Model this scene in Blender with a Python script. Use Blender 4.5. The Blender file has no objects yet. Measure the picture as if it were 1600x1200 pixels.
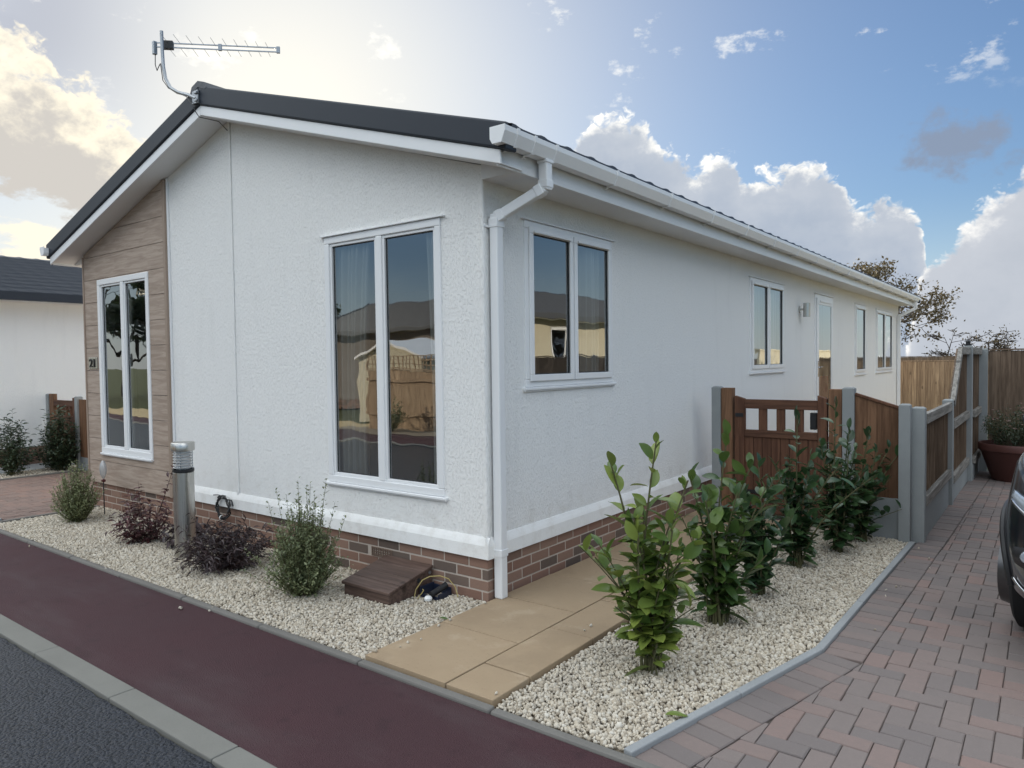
import bpy, bmesh, math, random
import numpy as np
from mathutils import Vector, Matrix
R = math.radians
random.seed(7)
rng = np.random.default_rng(7)
SC = bpy.context.scene
COL = SC.collection

# ------------------------------------------------------------------ camera
YAW, PITCH, ROLL, FPX = 0.649, -0.032, -0.013, 1118.4
CAMLOC = Vector((2.988, -3.648, 1.611))
fwd = Vector((-math.sin(YAW)*math.cos(PITCH), math.cos(YAW)*math.cos(PITCH), math.sin(PITCH)))
rt = Vector((math.cos(YAW), math.sin(YAW), 0)); up = rt.cross(fwd)
r2 = rt*math.cos(ROLL)+up*math.sin(ROLL); u2 = up*math.cos(ROLL)-rt*math.sin(ROLL)
cam = bpy.data.cameras.new('camera'); camo = bpy.data.objects.new('camera', cam); COL.objects.link(camo)
m = Matrix((r2, u2, -fwd)).transposed().to_4x4(); m.translation = CAMLOC
camo.matrix_world = m
cam.sensor_width = 36; cam.lens = FPX/1600*36; cam.clip_start = .05; cam.clip_end = 3000
SC.camera = camo

# ------------------------------------------------------------------ node helpers
class S:                                     # a socket with arithmetic
    nt = None
    def __init__(s, v): s.v = v
    @staticmethod
    def m(op, *a, clamp=False):
        n = S.nt.nodes.new('ShaderNodeMath'); n.operation = op; n.use_clamp = clamp
        for i, x in enumerate(a): put(n.inputs[i], x)
        return S(n.outputs[0])
    def __add__(s, o): return S.m('ADD', s, o)
    def __radd__(s, o): return S.m('ADD', o, s)
    def __sub__(s, o): return S.m('SUBTRACT', s, o)
    def __rsub__(s, o): return S.m('SUBTRACT', o, s)
    def __mul__(s, o): return S.m('MULTIPLY', s, o)
    def __rmul__(s, o): return S.m('MULTIPLY', o, s)
    def __truediv__(s, o): return S.m('DIVIDE', s, o)
def put(sock, x):
    if isinstance(x, S): x = x.v
    if isinstance(x, bpy.types.NodeSocket): S.nt.links.new(x, sock)
    elif isinstance(x, (tuple, list)) and len(x) == 3 and sock.type == 'RGBA': sock.default_value = (*x, 1)
    else: sock.default_value = x
def nd(t, out=0, **kw):
    n = S.nt.nodes.new('ShaderNode'+t)
    ins = {}
    for k, v in kw.items():
        if k.startswith('i_'): ins[k[2:]] = v
        else: setattr(n, k, v)
    for k, v in ins.items():
        k = k.replace('_', ' ') if not k.isdigit() else int(k)
        put(n.inputs[k], v)
    return S(n.outputs[out])
def smooth(x, a, b): return nd('MapRange', interpolation_type='SMOOTHSTEP', i_Value=x, i_From_Min=a, i_From_Max=b)
def lin(x, a, b, c=0., d=1.): return nd('MapRange', i_Value=x, i_From_Min=a, i_From_Max=b, i_To_Min=c, i_To_Max=d)
def mix(f, a, b, bt='MIX'):
    n = S.nt.nodes.new('ShaderNodeMix'); n.data_type = 'RGBA'; n.blend_type = bt
    put(n.inputs[0], f); put(n.inputs[6], a); put(n.inputs[7], b); return S(n.outputs[2])
def noise(v, scale, detail=4, rough=.55, out=0, **kw):
    return nd('TexNoise', out, i_Vector=v, i_Scale=scale, i_Detail=detail, i_Roughness=rough, **kw)
def vmap(v, sc=(1, 1, 1), loc=(0, 0, 0), rot=(0, 0, 0)):
    return nd('Mapping', i_Vector=v, i_Scale=sc, i_Location=loc, i_Rotation=rot)
def obco():
    return nd('TexCoord', 3)
def wco():
    n = S.nt.nodes.new('ShaderNodeNewGeometry'); return S(n.outputs[0])
def island():
    n = S.nt.nodes.new('ShaderNodeNewGeometry'); return S(n.outputs['Random Per Island'])
def curve(x, pts, x0, x1, y0, y1):
    n = S.nt.nodes.new('ShaderNodeFloatCurve'); c = n.mapping.curves[0]
    P = [((a-x0)/(x1-x0), (b-y0)/(y1-y0)) for a, b in pts]
    c.points[0].location = P[0]; c.points[1].location = P[-1]
    for p in P[1:-1]: c.points.new(*p)
    for p in c.points: p.handle_type = 'AUTO'
    n.mapping.update()
    put(n.inputs['Value'], lin(x, x0, x1))
    return S(n.outputs[0])*(y1-y0)+y0

# ------------------------------------------------------------------ world: sky and clouds
SUN_AZ, SUN_EL = -54.0, 18.0
w = bpy.data.worlds.new('World'); SC.world = w; w.use_nodes = True
S.nt = w.node_tree; S.nt.nodes.clear()
sky = S.nt.nodes.new('ShaderNodeTexSky'); sky.sky_type = 'NISHITA'; sky.sun_disc = False
sky.sun_elevation = R(SUN_EL); sky.sun_rotation = R(SUN_AZ); sky.air_density = 1.0; sky.dust_density = .25; sky.ozone_density = 2.5
tc = S.nt.nodes.new('ShaderNodeTexCoord'); D = S(tc.outputs['Generated'])
sp = S.nt.nodes.new('ShaderNodeSeparateXYZ'); put(sp.inputs[0], D)
dx, dy, dz = S(sp.outputs[0]), S(sp.outputs[1]), S(sp.outputs[2])
DEG = 57.29578
el = S.m('ARCSINE', dz)*DEG
az = S.m('ARCTAN2', dx, dy)*DEG
cb = S.nt.nodes.new('ShaderNodeCombineXYZ'); put(cb.inputs[0], az); put(cb.inputs[1], el*1.25); A = S(cb.outputs[0])
cp = S.nt.nodes.new('ShaderNodeCombineXYZ'); dd = S.m('MAXIMUM', dz, 0.0)+.12
put(cp.inputs[0], dx/dd); put(cp.inputs[1], dy/dd); P2 = S(cp.outputs[0])
sd = (math.sin(R(SUN_AZ))*math.cos(R(SUN_EL)), math.cos(R(SUN_AZ))*math.cos(R(SUN_EL)), math.sin(R(SUN_EL)))
dt = nd('VectorMath', 1, operation='DOT_PRODUCT', i_0=D, i_1=sd)
sang = S.m('ARCCOSINE', S.m('MINIMUM', dt, .99999))*DEG
SKYK = .082
skc = nd('VectorMath', operation='MULTIPLY', i_0=S(sky.outputs[0]), i_1=(SKYK*.86, SKYK*.97, SKYK*1.10))
# thin veil around the sun and pale air near the horizon
veil = S.m('EXPONENT', S.m('MULTIPLY', sang, -1/13.5))
lum = nd('RGBToBW', i_0=skc)
skc = nd('VectorMath', operation='SCALE', i_0=skc, i_Scale=S.m('DIVIDE', 1.0, lum*.95+.80))
c = mix(S.m('MULTIPLY', veil, 1.0, clamp=True), skc, (.84, .79, .67))
hz = smooth(el, 12., -2.)*smooth(sang, 20., 50.)
c = mix(hz*.55, c, (.60, .66, .72))
c = mix(smooth(az, -38, -62)*smooth(el, 17, 2)*smooth(az, -125, -95)*.65, c, (.82, .77, .67))
c = mix(S.m('EXPONENT', S.m('MULTIPLY', S.m('POWER', sang*(1/22.), 2.0), -1.0))*.42, c, (.80, .78, .71))
c = mix(smooth(az, -58, -74)*smooth(el, 12, 22)*.75, c, (.33, .34, .39))
# big cumulus bank
fb = noise(A, .30, 8, .62, noise_dimensions='2D')-.5
wrp = nd('VectorMath', operation='ADD', i_0=A, i_1=nd('VectorMath', operation='SCALE', i_0=noise(A, .5, 3, .6, 1, noise_dimensions='2D'), i_Scale=2.0))
bil = nd('TexVoronoi', voronoi_dimensions='2D', i_Vector=wrp, i_Scale=.42, i_Detail=3.0, i_Roughness=.6)
n2 = noise(A, .42, 5, .6, noise_dimensions='2D')
def bank(c, pts, rimw, sun, mid, low, depth, amp=1.3):
    h = curve(az, pts, pts[0][0], pts[-1][0], -10, 26)
    e = h+.25-el+fb*amp+(.45-bil)*1.7
    al = smooth(e, -.12, .75)*smooth(az, pts[0][0], pts[0][0]+1.)*(1-smooth(az, pts[-1][0]-1., pts[-1][0]))
    sh = smooth(e+(n2-.5)*4.5+(bil-.4)*2.0, rimw, 0.)
    dp = smooth(h-el, 1.5, depth)
    col = mix(sh, mix(smooth(n2, .3, .7)*.35+dp*.65, mid, low), sun)
    return mix(al, c, col)
c = bank(c, [(-40, -8), (-35, 9), (-33.4, 14), (-32.4, 16.6), (-30.8, 18.4), (-28.9, 19), (-26.5, 18), (-24.5, 16.5), (-23.2, 15.0), (-21.6, 15.4), (-20.2, 15.5), (-19, 13.9), (-17.2, 14.2), (-14.5, 14.4), (-12.6, 13.2), (-11.2, 10.9), (-9.9, 11.4), (-8.6, 11.3), (-7.6, 9.6), (-7, 6.0), (-6.0, -8)],
          2.4, (.98, .95, .87), (.42, .455, .51), (.31, .36, .44), 6.)
# grey wisp in front of the blue
q = nd('VectorMath', operation='LENGTH', out=1, i_0=vmap(A, (1/4.6, 1/3.0, 0), (5.2/4.6, -13.9*1.25/3.0, 0)))
gal = smooth(1.0-q+(noise(A, .38, 7, .6, noise_dimensions='2D')-.5)*2.2, .05, .75)
c = mix(gal*.9, c, (.20, .245, .33))
c = bank(c, [(-10, -8), (-8.0, 3), (-7.2, 6.8), (-5.8, 8.2), (-4.6, 9.6), (-3.0, 11.0), (-1.4, 12.6), (0.5, 14), (3, 13), (7, 8), (12, -8)],
          2.8, (.95, .92, .86), (.45, .475, .52), (.39, .42, .47), 6.)
# broken bright clouds left of the sun
nl = noise(vmap(A, (1, 1.5, 1), (3, 7, 0)), .13, 9, .64, noise_dimensions='2D')
lm = curve(az, [(-110, 21), (-72, 22), (-69, 21.0), (-66, 18.5), (-62, 15.5), (-58.5, 13.5), (-55, 6), (-48, 2)], -110, -48, -10, 26)
le = lm-el+fb*5.0+(.45-bil)*2.0
hole = smooth(nl-.44+smooth(el, 11.5, 15.5)*.16-smooth(el, 12, 9)*.11, -.05, .07)
la = smooth(le, 0, 1.2)*hole*smooth(az, -115, -105)*smooth(el, 4., 6.)
ls = smooth(le+(noise(A, .3, 6, .6, noise_dimensions='2D')-.5)*8, 5.5, 0.5)
c = mix(la, c, mix(ls, (.50, .475, .44), (.84, .77, .62)))
lowc = smooth(noise(vmap(A, (1, 2.2, 1), (11, 3, 0)), .14, 8, .6, noise_dimensions='2D')+lin(S.m('ABSOLUTE', el-7.0), 0, 5, .13, -.25), .52, .62)*smooth(az, -40, -55)*smooth(az, -130, -110)
c = mix(lowc*.8, c, (.84, .77, .61))
# small puffs high up
hi = smooth(noise(vmap(A, (1, 1.5, 1), (31, 5, 0)), .16, 9, .62, noise_dimensions='2D'), .60, .72)*smooth(el, 16, 20)*smooth(az, 4, -6)*smooth(az, -90, -70)
c = mix(hi*.5, c, (.95, .92, .84))
# white cloud behind the camera and overhead, made extra bright to light the front walls
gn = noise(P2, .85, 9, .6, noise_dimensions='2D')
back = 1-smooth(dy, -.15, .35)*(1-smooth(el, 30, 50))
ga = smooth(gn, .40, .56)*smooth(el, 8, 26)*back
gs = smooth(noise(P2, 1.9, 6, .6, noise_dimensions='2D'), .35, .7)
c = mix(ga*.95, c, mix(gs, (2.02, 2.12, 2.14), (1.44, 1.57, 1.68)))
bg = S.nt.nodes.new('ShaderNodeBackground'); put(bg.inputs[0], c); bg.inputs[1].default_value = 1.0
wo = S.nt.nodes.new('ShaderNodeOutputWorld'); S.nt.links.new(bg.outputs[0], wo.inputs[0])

sl = bpy.data.lights.new('sun', 'SUN'); sl.energy = 4.7; sl.angle = R(.5); sl.color = (1, .88, .70)
so = bpy.data.objects.new('sun', sl); COL.objects.link(so)
so.rotation_euler = Vector(sd).to_track_quat('Z', 'Y').to_euler()
SC.view_settings.view_transform = 'Standard'; SC.view_settings.look = 'None'
SC.view_settings.exposure = 0.44; SC.view_settings.gamma = 1
SC.render.engine = 'CYCLES'
SC.cycles.max_bounces = 7; SC.cycles.diffuse_bounces = 3; w.cycles.sampling_method = 'MANUAL'; w.cycles.sample_map_resolution = 512; SC.cycles.transparent_max_bounces = 16; SC.cycles.caustics_reflective = False
SC.cycles.use_denoising = True

# ------------------------------------------------------------------ materials
def mat(name, build):
    mt = bpy.data.materials.new(name); mt.use_nodes = True
    S.nt = mt.node_tree; S.nt.nodes.clear()
    o = S.nt.nodes.new('ShaderNodeOutputMaterial')
    sh = build()
    S.nt.links.new(sh.v if isinstance(sh, S) else sh, o.inputs[0])
    return mt
def bsdf(col, rough=.6, spec=.5, metal=0., nrm=None, **kw):
    n = S.nt.nodes.new('ShaderNodeBsdfPrincipled')
    put(n.inputs['Base Color'], col); put(n.inputs['Roughness'], rough); put(n.inputs['Specular IOR Level'], spec); put(n.inputs['Metallic'], metal)
    if nrm is not None: put(n.inputs['Normal'], nrm)
    for k, v in kw.items(): put(n.inputs[k.replace('_', ' ')], v)
    return S(n.outputs[0])
def bump(h, strength=.5, dist=.01): return nd('Bump', i_Strength=strength, i_Distance=dist, i_Height=h)
def plain(name, col, rough=.6, spec=.5, metal=0., var=.12, sc=6., bstr=0., bsc=80., **kw):
    def f():
        p = wco(); n = noise(p, sc, 5, .6)
        cc = mix(n, tuple(x*(1-var) for x in col), tuple(x*(1+var) for x in col))
        return bsdf(cc, rough, spec, metal, bump(noise(p, bsc, 4), bstr, .004) if bstr else None, **kw)
    return mat(name, f)
M = {}
def _render(k, bs=.66):
    def f():
        p = wco()
        v = vmap(p, (1, 1, .45))
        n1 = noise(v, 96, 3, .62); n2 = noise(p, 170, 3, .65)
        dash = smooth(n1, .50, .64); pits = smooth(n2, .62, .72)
        h = dash*.8+n2*.35-pits*.5
        dirt = smooth(noise(vmap(p, (3.0, 3.0, .5)), 1.6, 6, .6), .52, .75)
        cc = mix(dirt*.16, k, tuple(x*.72 for x in k))
        sz = nd('SeparateXYZ', 2, i_0=p); spl = smooth(sz, .75, .44)*smooth(noise(p, 9, 6, .65), .45, .68)
        cc = mix(spl*.22, cc, (.52, .47, .40))
        cc = mix(pits*.3, cc, tuple(x*.5 for x in k))  # pits darkened in the colour too, as the tiny shadows inside them
        return bsdf(cc, .75, .3, 0, bump(h, bs, .0066))
    return f
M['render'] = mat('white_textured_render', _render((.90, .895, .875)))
M['render_trim'] = mat('smooth_white_trim', _render((.90, .895, .875), .16))
M['cream_render'] = mat('cream_render', _render((.62, .56, .42)))
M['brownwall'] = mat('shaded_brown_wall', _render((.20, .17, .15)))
M['upvc'] = plain('white_upvc', (.84, .845, .85), .32, .5, 0, .03, 4)
M['soffit'] = plain('white_board', (.80, .80, .80), .5, .4, 0, .05, 3)
def _clad():
    p = wco(); r = island()
    v = nd('VectorMath', operation='ADD', i_0=vmap(p, (1.3, 1, 14)), i_1=nd('CombineXYZ', i_X=r*31., i_Y=r*7., i_Z=r*19.))
    n = noise(v, 2.2, 8, .62, i_Distortion=.6); fine = noise(vmap(p, (5, 5, 110)), 2, 4, .6)
    cc = mix(smooth(n, .34, .66), (.335, .258, .205), (.49, .395, .325))
    cc = mix(smooth(n, .62, .74)*.22, cc, (.24, .17, .13))
    cc = mix(fine*.25, cc, (.26, .19, .15))
    return bsdf(cc, .6, .3, 0, bump(fine+n, .25, .003))
M['clad'] = mat('wood_effect_cladding', _clad)
M['cladtrim'] = plain('taupe_trim', (.33, .25, .195), .5, .4, 0, .06)
def _brick():
    p = wco(); r = island()
    n = noise(p, 30, 5, .65); n3 = noise(p, 130, 3, .6)
    ramp = S.nt.nodes.new('ShaderNodeValToRGB'); put(ramp.inputs[0], r); e = ramp.color_ramp
    e.elements[0].color = (.085, .066, .058, 1); e.elements[1].color = (.25, .135, .10, 1)
    for q, cl in ((.16, (.15, .115, .095)), (.3, (.225, .125, .092)), (.6, (.24, .14, .105)), (.8, (.29, .185, .14))):
        x = e.elements.new(q); x.color = (*cl, 1)
    cc = mix(n*.3, S(ramp.outputs[0]), (.26, .18, .14)); cc = mix(smooth(n3, .6, .75)*.4, cc, (.10, .07, .06))
    return bsdf(cc, .85, .25, 0, bump(n+n3*.5, .6, .004))
M['brick'] = mat('mixed_brown_brick', _brick)
M['mortar'] = plain('mortar', (.50, .43, .37), .9, .2, 0, .15, 20, .4)
M['roof'] = plain('charcoal_roof', (.032, .038, .050), .45, .5, 0, .2, 9, .3, 120)
M['verge'] = plain('charcoal_verge', (.019, .026, .038), .55, .4, 0, .08, 5, .15, 300)
def _glass():
    fr = nd('Fresnel', i_IOR=1.7)
    t = nd('BsdfTransparent', i_Color=(.84, .87, .87)); g = nd('BsdfGlossy', i_Color=(.95, .98, 1), i_Roughness=0.0,
        i_Normal=bump(noise(wco(), 1.6, 2), .05, .05))
    n = S.nt.nodes.new('ShaderNodeMixShader'); put(n.inputs[0], S.m('ADD', fr*1.25, .17, clamp=True)); put(n.inputs[1], t); put(n.inputs[2], g); return S(n.outputs[0])
M['glass'] = mat('window_glass', _glass)
M['room'] = plain('room_wall', (.50, .46, .41), .8)
M['carpet'] = plain('carpet', (.20, .18, .16), .9)
M['curtain'] = plain('curtain_cloth', (.80, .78, .72), .8, .2, 0, .1, 3, .2, 60)
M['black'] = plain('black_plastic', (.012, .012, .014), .45)
M['gasket'] = plain('dark_gasket', (.03, .032, .035), .5)
def _gravel():
    r = island(); p = wco()
    ramp = S.nt.nodes.new('ShaderNodeValToRGB'); put(ramp.inputs[0], r); e = ramp.color_ramp
    e.elements[0].color = (.30, .255, .20, 1); e.elements[1].color = (.73, .685, .60, 1)
    for q, cl in ((.12, (.40, .34, .26)), (.35, (.61, .54, .43)), (.6, (.67, .615, .52)), (.8, (.52, .47, .39))):
        x = e.elements.new(q); x.color = (*cl, 1)
    cc = mix(noise(p, 70, 3)*.5, S(ramp.outputs[0]), (.48, .41, .32))
    cc = mix(smooth(noise(p, 1.3, 4), .5, .72)*.25, cc, (.30, .27, .23))
    return bsdf(cc, .8, .3)
M['gravel'] = mat('cream_gravel', _gravel)
M['gravelbase'] = plain('gravel_bed', (.26, .22, .17), .9, .2, 0, .25, 60)
def _slab():
    p = wco(); r = island()
    n = noise(p, 3.5, 7, .65); f = noise(p, 220, 2, .6)
    cc = mix(n, (.33, .235, .145), (.48, .36, .235)); cc = mix(r*.3, cc, (.33, .245, .16)); cc = mix(f*.35, cc, (.22, .155, .095))
    cc = mix(smooth(noise(p, 1.7, 6, .62), .50, .66)*.42, cc, (.25, .18, .115)); cc = mix(smooth(noise(p, 55, 3, .6), .64, .72)*.5, cc, (.20, .15, .10)); cc = mix(smooth(noise(p, 4.3, 6, .65), .56, .7)*.25, cc, (.56, .46, .34))
    return bsdf(cc, .72, .35, 0, bump(f+n*.5, .35, .003))
M['slab'] = mat('buff_slab', _slab)
def _redtar():
    p = wco(); n = noise(p, 1.1, 6, .62); f = nd('TexVoronoi', i_Vector=p, i_Scale=170.0); g = noise(p, 260, 2, .6)
    cc = mix(n, (.040, .0150, .020), (.082, .036, .041)); cc = mix(smooth(g, .58, .72)*.55, cc, (.17, .12, .12)); cc = mix(smooth(noise(p, 7, 5, .65), .55, .68)*.4, cc, (.035, .016, .020))
    cc = mix(smooth(noise(vmap(p, (.6, 2.2, 1)), .8, 6, .65), .48, .68)*.55, cc, (.088, .062, .064))
    return bsdf(cc, lin(n, .3, .7, .62, .8), .28, 0, bump(f+g, .8, .005))
M['redtar'] = mat('red_tarmac', _redtar)
def _asphalt():
    p = wco(); v = nd('TexVoronoi', i_Vector=nd('VectorMath', operation='ADD', i_0=p, i_1=nd('VectorMath', operation='SCALE', i_0=noise(p, 60, 2, .6, 1), i_Scale=.008)), i_Scale=62.0)
    cl = nd('TexVoronoi', 1, i_Vector=p, i_Scale=62.0)
    g = noise(p, 150, 3, .7); big = noise(p, 1.3, 4)
    cc = mix(cl, (.008, .011, .018), (.045, .052, .072)); cc = mix(smooth(g, .58, .72)*.6, cc, (.15, .16, .18)); cc = mix(big*.3, cc, (.03, .033, .042))
    return bsdf(cc, .36, .5, 0, bump(v*-1.0+g*.6, 1.0, .022))
M['asphalt'] = mat('dark_asphalt', _asphalt)
def _conc(col, sc=40):
    def f():
        p = wco(); n = noise(p, 2.2, 6, .65); f_ = noise(p, sc*4, 3, .6)
        cc = mix(n, tuple(x*.78 for x in col), tuple(x*1.18 for x in col)); cc = mix(smooth(f_, .55, .75)*.3, cc, tuple(x*.6 for x in col))
        return bsdf(cc, .8, .3, 0, bump(f_+n, .3, .003))
    return f
M['kerb'] = mat('kerb_concrete', _conc((.20, .195, .175)))
M['edge'] = mat('edging_concrete', _conc((.175, .165, .15)))
M['edgel'] = mat('pale_edging_concrete', _conc((.31, .32, .325)))
M['post'] = mat('post_concrete', _conc((.30, .315, .315)))
M['gslab'] = mat('grey_slab', _conc((.30, .31, .31)))
def _block(a, b, cc2):
    def f():
        p = wco(); r = island(); n = noise(p, 26, 5, .65); big = noise(p, .9, 4)
        ramp = S.nt.nodes.new('ShaderNodeValToRGB'); put(ramp.inputs[0], r); e = ramp.color_ramp
        e.elements[0].color = (*a, 1); e.elements[1].color = (*cc2, 1)
        x = e.elements.new(.55); x.color = (*b, 1); x = e.elements.new(.85); x.color = (*tuple((u+v)/2 for u, v in zip(b, cc2)), 1)
        c_ = mix(n*.7, S(ramp.outputs[0]), tuple(u*.75 for u in b)); c_ = mix(smooth(noise(p, 160, 3), .6, .75)*.35, c_, tuple(u*1.6 for u in b))
        c_ = mix(smooth(big, .5, .72)*.3, c_, tuple(u*.6 for u in a))
        return bsdf(c_, .72, .35, 0, bump(n+noise(p, 200, 2), .45, .003))
    return f
M['block'] = mat('block_paver', _block((.175, .152, .146), (.225, .185, .170), (.275, .180, .155)))
M['blockred'] = mat('red_block_paver', _block((.17, .12, .10), (.22, .15, .125), (.25, .15, .115)))
M['joint'] = plain('jointing_sand', (.095, .079, .069), .95, .2, 0, .3, 30)
def _wood(a, b, grain='z', rough=.7):
    sc = (22, 22, 1.3) if grain == 'z' else ((1.3, 22, 22) if grain == 'x' else (22, 1.3, 22))
    def f():
        p = wco(); r = island(); v = nd('VectorMath', operation='ADD', i_0=vmap(p, sc), i_1=nd('CombineXYZ', i_X=r*17., i_Y=r*31., i_Z=r*9.))
        n = noise(v, 1.6, 7, .62, i_Distortion=.5)
        cc = mix(smooth(n, .33, .67), tuple(x*.85 for x in a), tuple(x*1.1 for x in b)); cc = mix(r*.6, cc, tuple(x*.62 for x in a))
        kn = nd('TexVoronoi', i_Vector=vmap(p, (4.2, 4.2, 1.9)), i_Scale=1.0)
        cc = mix(smooth(kn, .13, .05)*.75, cc, tuple(x*.28 for x in a))
        return bsdf(cc, rough, .3, 0, bump(n, .35, .003))
    return f
M['gate'] = mat('brown_stained_timber', _wood((.105, .046, .027), (.18, .084, .048)))
M['gatex'] = mat('brown_stained_rail', _wood((.092, .042, .025), (.155, .074, .044), 'x'))
M['gpost'] = mat('orange_brown_timber', _wood((.150, .074, .038), (.27, .145, .080)))
M['fence'] = mat('dull_brown_fence_timber', _wood((.145, .098, .066), (.26, .185, .13)))
M['fencex'] = mat('weathered_rail_timber', _wood((.19, .175, .155), (.33, .31, .28), 'y'))
M['tan'] = mat('tan_fence_timber', _wood((.30, .20, .125), (.50, .36, .23)))
M['decking'] = mat('brown_deck_board', _wood((.090, .056, .044), (.150, .098, .080), 'x', .5))
def leafmat(name, dark, light, rough=.35, tr=.22, spec=.5):
    def f():
        r = island(); p = wco()
        ramp = mix(S.m('POWER', r, 1.3), dark, light)
        cc = mix(noise(p, 25, 3)*.35, ramp, tuple((a+b)*.5 for a, b in zip(dark, light)))
        b1 = bsdf(cc, rough, spec)
        tl = nd('BsdfTranslucent', i_Color=mix(.5, cc, light))
        n = S.nt.nodes.new('ShaderNodeMixShader'); n.inputs[0].default_value = tr; put(n.inputs[1], b1); put(n.inputs[2], tl); return S(n.outputs[0])
    return mat(name, f)
M['laurel'] = leafmat('laurel_leaf', (.028, .068, .022), (.135, .205, .045), .3)
M['laurely'] = leafmat('young_laurel_leaf', (.060, .120, .026), (.27, .33, .07), .33)
M['laureld'] = leafmat('dark_laurel_leaf', (.020, .050, .024), (.075, .135, .048), .28)
M['pitto'] = leafmat('grey_green_leaf', (.12, .155, .06), (.36, .38, .20), .5)
M['twiggy'] = leafmat('olive_green_leaf', (.085, .115, .05), (.30, .33, .165), .45)
M['purple'] = leafmat('purple_leaf', (.042, .022, .024), (.16, .062, .064), .4)
M['purpled'] = leafmat('dark_purple_leaf', (.028, .021, .023), (.105, .070, .072), .42)
M['darkleaf'] = leafmat('dark_green_leaf', (.022, .040, .022), (.075, .105, .055), .4)
M['autumn'] = leafmat('bronze_leaf', (.070, .056, .030), (.17, .13, .065), .6)
M['stem'] = plain('stem', (.10, .095, .045), .7, .3, 0, .25, 20)
M['stempurple'] = plain('purple_stem', (.07, .035, .03), .7)
M['bark'] = plain('bark', (.065, .052, .042), .9, .2, 0, .3, 12, .4, 60)
def _steel():
    p = wco(); n = noise(vmap(p, (60, 60, .6)), 3, 4, .6)
    return bsdf(mix(n, (.46, .45, .42), (.62, .61, .58)), lin(n, .3, .7, .24, .38), .5, 1.0)
M['steel'] = mat('brushed_steel', _steel)
M['galv'] = plain('galvanised_steel', (.33, .35, .37), .42, .5, .85, .15, 30)
M['bright'] = plain('polished_aluminium', (.86, .86, .86), .3, .5, .6, .03, 20)
M['alu'] = plain('aluminium', (.40, .42, .44), .4, .5, .8, .1, 30)
M['diff'] = plain('white_diffuser', (.85, .86, .87), .3)
M['chrome'] = plain('chrome', (.75, .75, .76), .08, .5, 1.0, .02)
M['terra'] = plain('terracotta', (.10, .040, .033), .55, .4, 0, .2, 5, .25, 60)
M['paint'] = plain('navy_car_paint', (.008, .013, .026), .28, .5, .3, .05, 3, 0, 80, Coat_Weight=1.0, Coat_Roughness=.05)
M['carglass'] = plain('dark_car_glass', (.01, .012, .014), .04, .6)
M['lamp'] = plain('clear_lamp_plastic', (.45, .50, .56), .12, .6, .4, .2, 30)
M['alloy'] = plain('dark_alloy', (.12, .12, .125), .35, .5, .9, .1, 30)
M['rubber'] = plain('rubber', (.014, .014, .015), .75, .3)
M['yellow'] = plain('yellow_cable', (.42, .33, .12), .5)
M['whitep'] = plain('white_plastic', (.80, .80, .78), .4)
M['red'] = plain('reflection_red', (.55, .06, .05), .7)
M['flower'] = plain('pink_flower', (.55, .36, .34), .7, .3, 0, .5, 60)
def _grass():
    p = wco(); n = noise(p, .35, 6, .6); f = noise(p, 30, 4, .7)
    return bsdf(mix(f*.6, mix(n, (.045, .07, .022), (.10, .105, .045)), (.10, .085, .05)), .9, .2, 0, bump(f, .6, .03))
M['ground'] = mat('rough_grass', _grass)
def _clear():
    g = nd('BsdfGlossy', i_Color=(.9, .92, .95), i_Roughness=.1); t = nd('BsdfTransparent', i_Color=(.93, .94, .95)); dfb = nd('BsdfDiffuse', i_Color=(.8, .8, .8))
    n = S.nt.nodes.new('ShaderNodeMixShader'); put(n.inputs[0], nd('Fresnel', i_IOR=1.5)+.1); put(n.inputs[1], t); put(n.inputs[2], g)
    n2 = S.nt.nodes.new('ShaderNodeMixShader'); n2.inputs[0].default_value = .35; put(n2.inputs[1], S(n.outputs[0])); put(n2.inputs[2], dfb); return S(n2.outputs[0])
M['clear'] = mat('clear_plastic', _clear)

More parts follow.
